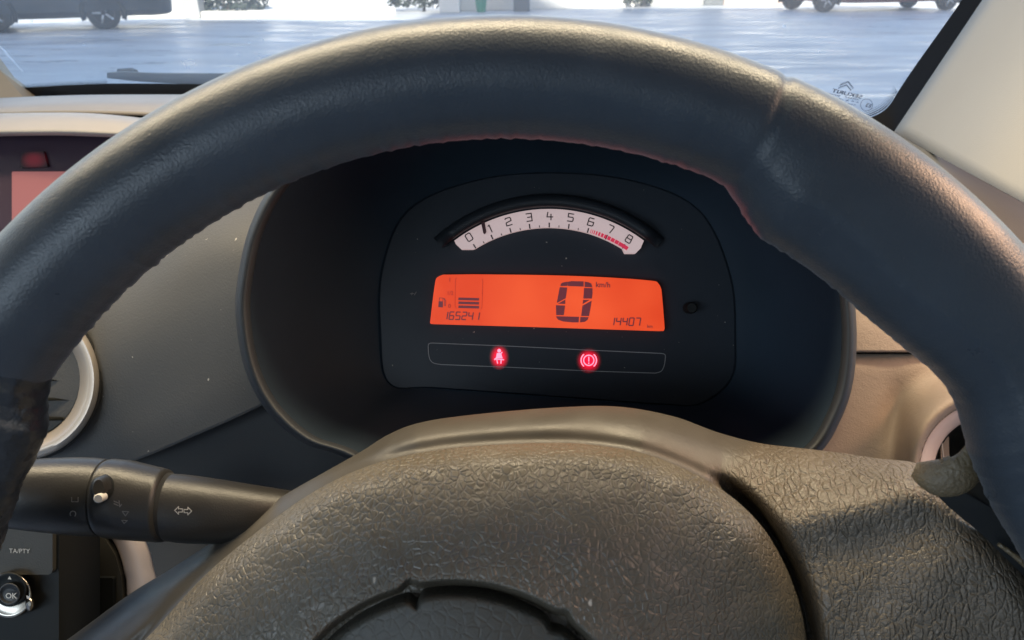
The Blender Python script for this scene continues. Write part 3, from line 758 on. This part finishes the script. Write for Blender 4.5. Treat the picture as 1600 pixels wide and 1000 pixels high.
R_ = [[W(46+rr*math.cos(2*math.pi*k/n), 944+rr*1.6*math.sin(2*math.pi*k/n), zz) for k in range(n)] for rr, zz in ((8, .302), (8, .297), (6, .294), (2, .2935))]
mb.grid(R_, close_v=True); mb.ngon(R_[-1]); mb.build('side_button', M['chrome'], au)
sh = thing('steering_column_shroud', 'dark plastic steering column shroud with square blanking panel', 'column shroud', W(150, 1100, .36))
slab('shroud', [(88, 800), (150, 812), (166, 845), (180, 868), (189, 900), (193, 950), (190, 1200), (88, 1200)], M['shroud'], .335, .010, sh, bev=.002)
slab('blanking_panel', rrect(112, 903, 177, 1100, 4), M['black'], .3325, .004, sh, bev=.001)
tr = spline([(158, 825), (178, 850), (192, 890), (197, 950), (192, 1200)], 8, closed=False); tr2 = spline([(212, 815), (230, 850), (240, 885), (250, 950), (258, 1200)], 8, closed=False)
rows = []
for t, dz in ((0, .012), (.03, .001), (.12, -.002), (.5, -.004), (.88, -.002), (.97, .001), (1, .012)):
    rows.append([W(lerp(a[0], b[0], t), lerp(a[1], b[1], t), .337+dz) for a, b in zip(tr, tr2)])
MB().grid(rows).build('console_trim', M['silver2'], dash, face_cam=True, solid=.002)['label'] = 'curved pale silver strip beside the column shroud'

# ================================================================== WINDSCREEN, PILLARS, WIPER
ws = thing('windscreen', 'hazy sloping windscreen with black dotted border and mirrored maker stamp', 'windscreen', W(800, 200, .95))
A_, B_, C_ = W(40, 143, 1.06), W(1385, 187, .76), W(1530, 0, .66)
GN = (B_-A_).cross(C_-A_).normalized()
if GN.dot(FWD) < 0: GN = -GN
def G(px, py, off=0.0):
    d = RIGHT*((px-800)/FPX) + UP*((500-py)/FPX) + FWD
    return EYE + d*((A_-EYE).dot(GN)-off)/d.dot(GN)
def glass_mat():
    m = bpy.data.materials.new('hazy glass'); m.use_nodes = True; nt = m.node_tree; nt.nodes.clear(); L = nt.links.new
    out = nt.nodes.new('ShaderNodeOutputMaterial'); tr_ = nt.nodes.new('ShaderNodeBsdfTransparent'); tr_.inputs[0].default_value = (.93, .97, .98, 1)
    df = nt.nodes.new('ShaderNodeBsdfDiffuse'); df.inputs[0].default_value = (.75, .78, .82, 1)
    tl = nt.nodes.new('ShaderNodeBsdfTranslucent'); tl.inputs[0].default_value = (.9, .95, 1, 1)
    gl = nt.nodes.new('ShaderNodeBsdfGlossy'); gl.inputs['Roughness'].default_value = .03
    tc = nt.nodes.new('ShaderNodeTexCoord'); n1 = nt.nodes.new('ShaderNodeTexNoise'); n1.inputs['Scale'].default_value = 9; n1.inputs['Detail'].default_value = 8
    n2 = nt.nodes.new('ShaderNodeTexNoise'); n2.inputs['Scale'].default_value = 260; n2.inputs['Detail'].default_value = 1
    L(tc.outputs['Object'], n1.inputs['Vector']); L(tc.outputs['Object'], n2.inputs['Vector'])
    r1 = nt.nodes.new('ShaderNodeMapRange'); r1.inputs[1].default_value = .3; r1.inputs[2].default_value = .75; r1.inputs[3].default_value = .16; r1.inputs[4].default_value = .30  # veiling haze put into the glass as a milky layer
    r2 = nt.nodes.new('ShaderNodeMapRange'); r2.inputs[1].default_value = .80; r2.inputs[2].default_value = .84; r2.inputs[3].default_value = 0; r2.inputs[4].default_value = .15
    L(n1.outputs[0], r1.inputs[0]); L(n2.outputs[0], r2.inputs[0])
    ad = nt.nodes.new('ShaderNodeMath'); L(r1.outputs[0], ad.inputs[0]); L(r2.outputs[0], ad.inputs[1]); ad.use_clamp = True
    mx0 = nt.nodes.new('ShaderNodeMixShader'); mx0.inputs[0].default_value = .5; L(df.outputs[0], mx0.inputs[1]); L(tl.outputs[0], mx0.inputs[2])
    mx1 = nt.nodes.new('ShaderNodeMixShader'); L(ad.outputs[0], mx1.inputs[0]); L(tr_.outputs[0], mx1.inputs[1]); L(mx0.outputs[0], mx1.inputs[2])
    mx2 = nt.nodes.new('ShaderNodeMixShader'); fr_ = nt.nodes.new('ShaderNodeFresnel'); fr_.inputs[0].default_value = 1.3
    L(fr_.outputs[0], mx2.inputs[0]); L(mx1.outputs[0], mx2.inputs[1]); L(gl.outputs[0], mx2.inputs[2]); L(mx2.outputs[0], out.inputs[0])
    return m
M['glass'] = glass_mat()

mb = MB(); gc = [G(-500, 175), G(1396, 215), G(1760, -290), G(-900, -300)]
mb.grid([gc[:2], [gc[3], gc[2]]]); mb.build('glass', M['glass'], ws, face_cam=True)
M['frit'] = mat('black ceramic border', (.008, .010, .013), .35)
frit_in = spline([(1520, -30), (1500, 4), (1470, 47), (1430, 103), (1402, 145), (1393, 160), (1382, 172), (1366, 181), (1345, 187), (1300, 190)], 6, closed=False)
fo = spline([(1556, -30), (1537, 0), (1500, 54), (1460, 112), (1425, 164), (1398, 206), (1390, 212), (1375, 214), (1350, 214), (1300, 214)], 6, closed=False)
mb = MB(); mb.grid([[G(x, y, .002) for x, y in frit_in], [G(x, y, .002) for x, y in fo]])
xs = [1300, 1100, 800, 500, 350, 250, 165, 100, 40, -100, -500]
top = [190, 178, 152, 138, 132, 130.5, 130.5, 133, 136.5, 150, 180]; bot = [214, 195, 170, 158, 152, 151, 151, 152, 156, 170, 200]
mb.grid([[G(x, y, .002) for x, y in zip(xs, top)], [G(x, y, .002) for x, y in zip(xs, bot)]])
mb.build('black_border', M['frit'], ws, smooth=False, face_cam=True)
mb = MB()      # dotted fade of the border: surface pattern, one mesh
def gdot(px, py, r):
    mb.ngon([G(px+r*math.cos(k*math.pi/3), py+r*math.sin(k*math.pi/3), .002) for k in range(6)])
P = frit_in[24:]
for i in range(0, 60):
    t = i/59; x = lerp(1402, 1322, t); y = interp([(p[0], p[1]) for p in sorted(P)], x)
    for k in range(4): gdot(x-1.3*k-1, y-2.4-k*2.6, 1.05-.2*k)
mb.build('dotted_edge', M['frit'], ws, smooth=False, face_cam=True)
mb = MB()
for i in range(60):
    x = 36+i*2.2
    y = interp(sorted(zip(xs, top)), x)
    for k in range(3): gdot(x+(k % 2)*1.1, y-1.2-k*1.9, .85-.18*k)
mb.build('dotted_edge', M['frit'], ws, smooth=False, face_cam=True)
# mirrored maker's stamp
M['stamp'] = mat('etched grey stamp', (.06, .08, .13), .5)
class _S: pass
def gquads(name, quads, parent=ws):
    mb = MB()
    for i, q in enumerate(quads): mb.ngon([G(x, y, .0015+(i % 5)*.00001) for x, y in q])
    return mb.build(name, M['stamp'], parent, smooth=False, face_cam=True)
stq = strokes([[(1311.8, 133.6), (1325, 128.6), (1333, 139)], [(1313, 131.8), (1325.3, 127), (1333.5, 137)], [(1309.6, 138.2), (1322.6, 133.4), (1329.6, 142)], [(1310.6, 136.6), (1322.8, 132), (1330, 140.2)]], .8)
stq += strokes([arc(1354, 164, 9.4, 0, 360, 24)], .7)
for (y0, segs) in ((145, [(1290, 1293), (1295, 1301), (1302, 1312), (1321, 1335), (1336, 1343)]), (149.5, [(1291, 1293), (1295, 1302), (1306, 1308), (1311, 1318), (1322, 1327), (1331, 1334), (1337, 1342)]), (154.5, [(1293, 1304), (1307, 1316), (1319, 1322), (1325, 1331), (1333, 1336)]), (160.5, [(1314, 1317)])):
    for a_, b_ in segs:
        x = a_
        while x < b_:
            yy = y0+(x-1290)*.2; hgt = random.uniform(1.0, 2.2)
            stq += strokes([[(x, yy), (x, yy+hgt)]], .7)
            if random.random() < .6: stq += strokes([[(x, yy), (x+1.4, yy+.3)]], .6)
            x += 1.9
gquads('maker_stamp', stq)
text('maker_name', 'SEKURIT', M['stamp'], 1346, 154.5, 1, 8.6, ws, ang=-13, mirror=True, plane=(GN, lambda x, y: G(x, y, .0016)), sx=1.45)
text('approval_mark', 'E3', M['stamp'], 1360, 168.5, 1, 9, ws, ang=-13, mirror=True, plane=(GN, lambda x, y: G(x, y, .0016)), sx=.95)
# scratch / smear on the far left of the glass
mb = MB()
M['smear'] = mat('dried smear', (.8, .84, .88), .7)
_n = M['smear'].node_tree; _o = _n.nodes['Material Output']; _t = _n.nodes.new('ShaderNodeBsdfTranslucent'); _t.inputs[0].default_value = (.95, .97, 1, 1)
_r = _n.nodes.new('ShaderNodeBsdfTransparent'); _m = _n.nodes.new('ShaderNodeMixShader'); _m.inputs[0].default_value = .5
_n.links.new(_r.outputs[0], _m.inputs[1]); _n.links.new(_t.outputs[0], _m.inputs[2]); _n.links.new(_m.outputs[0], _o.inputs[0])
for (x1, y1, x2, y2, w_) in ((-10, 64, 8, 80, 2.2), (6, 78, 22, 97, 2.6), (20, 95, 36, 112, 1.6), (2, 72, 12, 88, 1.2)):
    for q in strokes([[(x1, y1), (x2, y2)]], w_): mb.ngon([G(x, y, .003) for x, y in q])
for (x, y, r_) in ((131, 70, 1.6), (1225, 41, 3.2), (1280, 81, 1.6), (390, 67, 1.5), (372, 84, 1.3), (404, 33, 2), (411, 62, 1.3), (50, 33, 2.6), (176, 29, 2)):
    MB().ngon([G(x+r_*math.cos(k), y+r_*.8*math.sin(k), .003) for k in [i*.698 for i in range(9)]]).build('dried_drop', M['smear'], ws, smooth=False, face_cam=True)
mb.build('smear', M['smear'], ws, smooth=False, face_cam=True)

def prism(name, poly, m, parent=None, thick=.03, origin=None, bev=.006):
    mb = MB(); a = [W(*p) for p in poly]; b = [p+FWD*thick for p in a]
    mb.grid([b, a], close_v=True); mb.ngon(a); mb.ngon(b)
    return mb.build(name, m, parent, smooth=False, bevel=bev, origin=origin)
# near pillar trim: softly curved panel
rows = []
for i in range(25):
    t = i/24
    x0, y0, z0 = lerp(1396, 1700, t), lerp(207, -247, t), lerp(.655, .55, t)     # windscreen side
    x1, y1, z1 = lerp(1640, 1960, t), lerp(338, -40, t), lerp(.44, .40, t)       # door side
    row = []
    for j in range(17):
        s = j/16
        row.append(W(lerp(x0, x1, s), lerp(y0, y1, s), lerp(z0, z1, s) - .020*math.sin(math.pi*s) + .004*math.sin(3*math.pi*s) + .006*math.exp(-((s-.0)/.05)**2)))
    rows.append(row)
ap = MB().grid(rows).build('pillar_trim', M['pillar'], None, face_cam=True, solid=.004, origin=W(1396, 207, .64))
tag(ap, 'pale beige windscreen pillar trim at the upper right', 'pillar trim')
ap2 = prism('pillar_trim', [(-260, -120, .95), (-170, -120, .99), (0, 110, 1.04), (52, 149, 1.05), (40, 156, 1.03), (-60, 168, 1.0), (-300, 170, .95)], M['pillar_far'] if 'pillar_far' in M else mat('tan pillar trim', (.42, .32, .20), .7, mottle=.1), None, .03, W(0, 160, 1.0))
tag(ap2, 'small tan base of the far windscreen pillar at the left edge', 'pillar trim')
# wiper parked at the base of the glass, outside
wp = thing('windscreen_wiper', 'dark grey wiper blade parked outside along the base of the windscreen', 'wiper', G(260, 126, -.03))
mb = MB(); rows = []
for i in range(21):
    t = i/20; x = lerp(167, 700, t); yt = lerp(113, 116, t) - 2*math.exp(-((x-190)/30)**2); yb = yt+lerp(13, 18, min(1, t*4))
    if i == 0: yt += 1; yb -= 3
    rows.append([G(x, yt+1, -.02), G(x, yt, -.035), G(x, yb, -.03), G(x, yb, -.01)])
mb.grid(rows, close_v=True); mb.ngon(rows[0]); mb.ngon(rows[-1]); mb.build('blade', mat('weathered wiper rubber', (.19, .20, .20), .6, mottle=.3), wp, sharp=30)
mb = MB(); tube(mb, [G(185, 112, -.04), G(207, 110, -.045), G(212, 113, -.04)], .004); mb.build('end_clip', mat('wiper clip', (.16, .17, .17), .5), wp)
# cowl below the windscreen and bonnet, so nothing is open beyond the glass
cowl = MB(); cowl.grid([[G(x, y, -.02) for x, y in zip(xs, [b+2 for b in bot])], [G(x, y, -.05)+Vector((0, .02, -.10)) for x, y in zip(xs, bot)]])
tag(cowl.build('cowl', M['black'], None, face_cam=True, solid=.004, origin=W(800, 200, 1.0)), 'black plastic cowl strip below the windscreen outside', 'cowl')

roof = MB(); rows = []
for i in range(13):
    y = lerp(-1.6, .46, i/12); rows.append([Vector((-.17+lerp(-.66, .66, k/12), y, 1.50-.10*abs(lerp(-1, 1, k/12))**3-.03*sstep(.1, .46, y))) for k in range(13)])
tag(roof.grid(rows).build('headliner', mat('grey headliner fabric', (.35, .34, .32), .9), None, face_cam=True, solid=.03, origin=(-.17, -.5, 1.45)), 'light grey fabric headliner over the front seats', 'headliner')
# ================================================================== OUTSIDE
def ground_mat():
    m = bpy.data.materials.new('pale worn concrete'); m.use_nodes = True; nt = m.node_tree; L = nt.links.new; b = nt.nodes['Principled BSDF']
    tc = nt.nodes.new('ShaderNodeTexCoord'); mp = nt.nodes.new('ShaderNodeMapping'); mp.inputs['Scale'].default_value = (.35, 1.3, 1)
    L(tc.outputs['Object'], mp.inputs[0])
    n = nt.nodes.new('ShaderNodeTexNoise'); n.inputs['Scale'].default_value = 1.1; n.inputs['Detail'].default_value = 8; L(mp.outputs[0], n.inputs['Vector'])
    cr = nt.nodes.new('ShaderNodeValToRGB'); cr.color_ramp.elements[0].position = .36; cr.color_ramp.elements[1].position = .64
    cr.color_ramp.elements[0].color = (.27, .28, .30, 1); cr.color_ramp.elements[1].color = (.47, .48, .49, 1)
    L(n.outputs[0], cr.inputs[0]); L(cr.outputs[0], b.inputs['Base Color'])
    n2 = nt.nodes.new('ShaderNodeTexNoise'); n2.inputs['Scale'].default_value = 2.2; n2.inputs['Detail'].default_value = 6; L(mp.outputs[0], n2.inputs['Vector'])
    mr = nt.nodes.new('ShaderNodeMapRange'); mr.inputs[1].default_value = .35; mr.inputs[2].default_value = .65; mr.inputs[3].default_value = .25; mr.inputs[4].default_value = .6
    L(n2.outputs[0], mr.inputs[0]); L(mr.outputs[0], b.inputs['Roughness'])
    bp = nt.nodes.new('ShaderNodeBump'); bp.inputs['Strength'].default_value = .35; bp.inputs['Distance'].default_value = .02; L(n2.outputs[0], bp.inputs['Height']); L(bp.outputs[0], b.inputs['Normal'])
    return m
mb = MB(); mb.grid([[(-600, -600, 0), (600, -600, 0)], [(-600, 900, 0), (600, 900, 0)]])
tag(mb.build('ground', ground_mat(), None, smooth=False), kind='structure')
M['conc'] = mat('grey concrete', (.36, .36, .35), .8, mottle=.2, mscale=2)
M['white_wall'] = mat('white rendered wall', (.72, .70, .66), .8, mottle=.1, mscale=1)
M['leaf'] = mat('dark leaves', (.032, .046, .034), .6, mottle=.5, mscale=3)
M['bark'] = mat('bark', (.09, .07, .05), .9, mottle=.4)
M['tyre'] = mat('tyre rubber', (.02, .02, .02), .75)
M['alloy'] = mat('alloy', (.45, .45, .45), .35, metal=.7)
M['carglass'] = mat('car glass', (.02, .025, .03), .08)
# raised pavement (sunlit) with kerb edge
gp = ground_pt
kl = [gp(-200, 27), gp(270, 28.5), gp(400, 27), gp(615, 23), gp(632, 15)]
mb = MB(); A1 = gp(330, 29); A2 = gp(618, 22)
e = (A2-A1).normalized(); nrm = Vector((-e.y, e.x, 0))
poly = [A1+Vector((0, 0, 0)), A2, A2+nrm*14+e*1.5, A1+nrm*14-e*14]
t_ = [p+Vector((0, 0, .15)) for p in poly]
mb.grid([poly, t_], close_v=True); mb.ngon(t_)
tag(mb.build('pavement', mat('pale pavement', (.62, .60, .56), .8, mottle=.15, mscale=2), None, smooth=False, bevel=.02, origin=A1), kind='structure')
def blk(name, label, cat, px, py, w, d, h, m, group=None, rz=0):
    p = gp(px, py); mb = MB(); mb.box((0, 0, h/2), (w/2, d/2, h/2))
    o = mb.build(name, m, None, local=True, smooth=False, bevel=.02); o.location = (p.x, p.y+d/2, 0); o.rotation_euler.z = rz
    return tag(o, label, cat, group)
blk('concrete_pillar', 'pale grey square pillar beside the dark parked car', 'pillar', 300, 29, .40, .4, 3.0, M['conc'])
blk('concrete_pillar', 'white square pillar left of the green bin', 'pillar', 702, 20, .55, .5, 3.0, M['white_wall'])
blk('concrete_pillar', 'dark blue-grey pillar right of the green bin', 'pillar', 815, 18, .45, .45, 3.0, mat('dark grey paint', (.10, .12, .14), .7, mottle=.2))
blk('concrete_pillar', 'dark pillar beside the reddish low wall', 'pillar', 1115, 8.5, .60, .5, 3.2, mat('dark stained concrete', (.13, .14, .14), .8, mottle=.2))
def wall_between(name, label, px1, py1, px2, py2, h, m, cat='wall', t=.2):
    a = gp(px1, py1); b = gp(px2, py2); d = (b-a); L_ = d.length; mb = MB(); mb.box((L_/2, t/2, h/2), (L_/2, t/2, h/2))
    o = mb.build(name, m, None, local=True, smooth=False, bevel=.015); o.location = a; o.rotation_euler.z = math.atan2(d.y, d.x)
    return tag(o, label, cat)
wall_between('low_wall', 'low pale wall between the white pillar and dark bush', 720, 17.5, 1000, 10.5, .45, M['white_wall'])
wall_between('low_wall', 'low grey wall between the bush and the stained pillar', 1003, 10.3, 1100, 8.2, .55, M['conc'])
wall_between('low_wall', 'low pinkish wall leading up to the red car', 1131, 8, 1225, 6.5, .5, mat('pinkish render', (.5, .40, .36), .8, mottle=.15))
# bin
p = gp(752, 18.5); bn = thing('rubbish_bin', 'small green plastic bin standing in front of the low wall', 'bin', (p.x, p.y-.1, 0))
M['green'] = mat('green plastic', (.06, .34, .22), .5)
def lathe(prof, n=20):
    mb = MB(); rows = [[Vector((r_*math.cos(2*math.pi*k/n), r_*math.sin(2*math.pi*k/n), z)) for k in range(n)] for r_, z in prof]
    mb.grid(rows, close_v=True); mb.ngon(rows[0]); mb.ngon(rows[-1]); return mb
lathe([(.10, 0), (.125, .02), (.19, .5), (.21, .52)]).build('bin_body', M['green'], bn, local=True)
lathe([(.22, .52), (.22, .55), (.15, .60), (.03, .62)]).build('lid', M['green'], bn, local=True)
p = gp(938, 11); cn = thing('traffic_cone', 'small orange cone standing by the low pale wall', 'traffic cone', (p.x, p.y-.1, 0))
lathe([(.17, 0), (.17, .03)]).build('base', M['tyre'], cn, local=True)
lathe([(.13, .03), (.10, .25), (.03, .55), (.02, .58)]).build('cone', mat('orange plastic', (.8, .25, .07), .5), cn, local=True)
p = gp(948, 10.8); pl = MB(); tube(pl, [Vector((0, 0, 0)), Vector((.12, .1, .7))], .02); o = pl.build('wooden_stake', M['white_wall'], None, local=True); o.location = (p.x, p.y-.1, 0); tag(o, 'thin white stake leaning beside the orange cone', 'stake')
def bush(name, label, px, py, rx, rz_, n, group=None):
    p = gp(px, py); b = thing(name, label, 'bush', (p.x, p.y+rx*.6, 0), group=group)
    mb = MB()
    for i in range(n):
        a = random.uniform(0, 2*math.pi); u = random.uniform(.05, 1); q = random.uniform(.55, 1)**.5
        lump = .8+.25*noise.noise(Vector((a*1.4, u*3, px)))
        c = Vector((rx*q*lump*math.cos(a)*math.sqrt(1-(u*.8)**2), rx*.7*q*lump*math.sin(a)*math.sqrt(1-(u*.8)**2), .08+rz_*u*lump))
        s = random.uniform(.04, .09); t1 = Vector((random.gauss(0, 1), random.gauss(0, 1), random.gauss(0, 1))).normalized(); t2 = t1.orthogonal().normalized()
        mb.add([c-t1*s, c+t2*s*.5, c+t1*s, c-t2*s*.5], [(0, 1, 2, 3)])
    mb.build('foliage', M['leaf'], b, local=True, smooth=False)
    sm = MB()
    for k in range(5): tube(sm, [Vector((random.uniform(-.1, .1), random.uniform(-.1, .1), 0)), Vector((random.uniform(-rx*.6, rx*.6), random.uniform(-.2, .2), rz_*.8))], .02, 6)
    sm.build('stem', M['bark'], b, local=True)
bush('garden_bush', 'wide dark bush between the grey pillar and the bright pavement', 345, 28, 1.1, 1.6, 2200)
bush('garden_bush', 'dark bush at the right end of the bright pavement', 655, 20, 1.15, 1.5, 2200)
bush('garden_bush', 'small dark bush right of the orange cone', 990, 11.5, .7, .9, 1200)

def make_car(name, label, rear, front, side_near, paint, L_=4.1, Wd=1.72, H=1.5, plate_end=True):
    """rear/front: ground contacts of the near-side wheels"""
    d = (front-rear); base = d.length; d.normalize(); nn = Vector((-d.y, d.x, 0))*side_near
    mid = (front+rear)/2 + nn*(Wd/2-.1)
    c = thing(name, label, 'car', (mid.x, mid.y, 0), math.atan2(d.y, d.x))
    # stations along the body: x, low z, belt z, top z, halfwidth low, halfwidth top
    St = [(-L_/2, .42, .80, .85, .62, .55), (-L_/2+.06, .28, .85, .98, .78, .62), (-L_/2+.35, .24, .92, 1.38, .85, .60), (-L_/2+.8, .24, .93, H, .86, .62), (-.1, .22, .92, H, .86, .63), (.55, .22, .92, H-.10, .86, .62), (L_/2-1.0, .22, .90, .96, .86, .72), (L_/2-.5, .24, .84, .88, .84, .70), (L_/2-.12, .26, .66, .72, .78, .62), (L_/2, .38, .52, .58, .62, .5)]
    St = spline(St, 5, closed=False); rows = []; grows = []
    for (x, zl, zb_, zt, wl, wt) in St:
        rows.append([Vector((x, y, z)) for y, z in ((-wl*.8, zl), (-wl, zl+.12), (-wl-.01, (zl+zb_)/2), (-wl+.03, zb_), (-wt, lerp(zb_, zt, .9)), (-wt*.6, zt), (wt*.6, zt), (wt, lerp(zb_, zt, .9)), (wl-.03, zb_), (wl+.01, (zl+zb_)/2), (wl, zl+.12), (wl*.8, zl))])
        if zt-zb_ > .25: grows.append([Vector((x, y, z)) for y, z in ((-wl+.035-.012, zb_+.04), (-wt-.014, lerp(zb_, zt, .86)), (-wt-.005, lerp(zb_, zt, .88)))] + [Vector((x, y, z)) for y, z in ((wt+.005, lerp(zb_, zt, .88)), (wt+.014, lerp(zb_, zt, .86)), (wl-.023, zb_+.04))])
    mb = MB(); mb.grid(rows, close_v=True); mb.ngon(rows[0]); mb.ngon(rows[-1]); mb.build('body', paint, c, local=True, sharp=50)
    for sl_ in (slice(0, 3), slice(3, 6)):
        MB().grid([g[sl_] for g in grows]).build('side_window', M['carglass'], c, local=True, solid=.004)
    for sx in (-1, 1):
        for sy in (-1, 1):
            w = lathe([(.20, -.09), (.30, -.10), (.31, -.06), (.31, .06), (.30, .10), (.20, .09)], 28)
            o = w.build('wheel', M['tyre'], c, local=True); o.location = (sx*base/2, sy*(Wd/2-.1), .31); o.rotation_euler = (math.pi/2, 0, 0)
            r_ = MB(); rows_ = [[Vector((q*math.cos(2*math.pi*k/24), q*math.sin(2*math.pi*k/24), z*(-sy))) for k in range(24)] for q, z in ((.20, .095), (.19, .06), (.06, .08), (.01, .085))]
            r_.grid(rows_, close_v=True)
            for k in range(5):
                a = k*2*math.pi/5; r_.box((.12*math.cos(a), .12*math.sin(a), .085*(-sy)), (.08, .02, .012), Matrix.Rotation(a, 3, 'Z'))
            r_.build('rim', M['alloy'], o, local=True)
            ar = MB(); rows_ = [[Vector((sx*base/2+q*math.cos(R(a)), sy*(Wd/2+.008)+dy, .31+q*math.sin(R(a)))) for a in range(-20, 201, 10)] for q, dy in ((.42, 0), (.33, 0), (.33, -sy*.2))]
            ar.grid(rows_).build('wheel_arch', M['black'], c, local=True, solid=.004)
    mb = MB(); mb.box((-L_/2-.02, 0, .55), (.012, .26, .06)); mb.build('number_plate', M['print_plate'], c, local=True, smooth=False)
    for sy in (-1, 1):
        mb = MB(); mb.box((-L_/2+.05, sy*.66, .86), (.05, .09, .10)); mb.build('tail_light', M['tachred'], c, local=True, smooth=False, bevel=.02)
        mb = MB(); mb.box((L_/2-.16, sy*.60, .66), (.08, .12, .06)); mb.build('headlight', M['alloy'], c, local=True, smooth=False, bevel=.02)
    return c
M['print_plate'] = mat('white plate', (.6, .62, .66), .5)
make_car('parked_car', 'dark blue-grey car parked at the left with its plate showing', gp(167, 46), gp(-5, 51.5), -1, mat('dark car paint', (.025, .03, .036), .3, coat=.5), L_=4.5)
make_car('parked_car', 'red car with pale alloy wheels at the upper right', gp(1476, 16), gp(1286, 19), -1, mat('red car paint', (.28, .03, .04), .3, coat=.5), L_=4.2)

# sunlit white house beyond and an unseen stepped block added behind the camera to shade the yard
wb = thing('white_house', 'white rendered house in full sun beyond the yard', 'house', (0, 46, 0))
mb = MB(); mb.box((0, 5, 3.6), (48, 5, 3.6)); mb.build('wall', M['white_wall'], wb, local=True, smooth=False)
mb = MB(); mb.box((0, 5, 7.4), (48.6, 5.6, .18)); mb.build('roof', M['conc'], wb, local=True, smooth=False)
for k in range(-7, 8):
    mb = MB(); mb.box((k*6, -.01, 2.0), (.8, .03, .9)); mb.build('window', M['carglass'], wb, local=True, smooth=False)
tb = thing('shade_block', 'unseen tall cream block added behind the car to shade the yard', 'building', (0, -22, 0))
M['render'] = mat('cream render', (.55, .48, .38), .8, mottle=.1, mscale=1)
for x0, x1, hh in ((-60, -8.2, 28.5), (-8.2, -2.2, 29.5), (-2.2, 60, 34)):
    mb = MB(); mb.box(((x0+x1)/2, 0, hh/2), ((x1-x0)/2, 5.5, hh/2)); mb.build('wall', M['render'], tb, local=True, smooth=False)
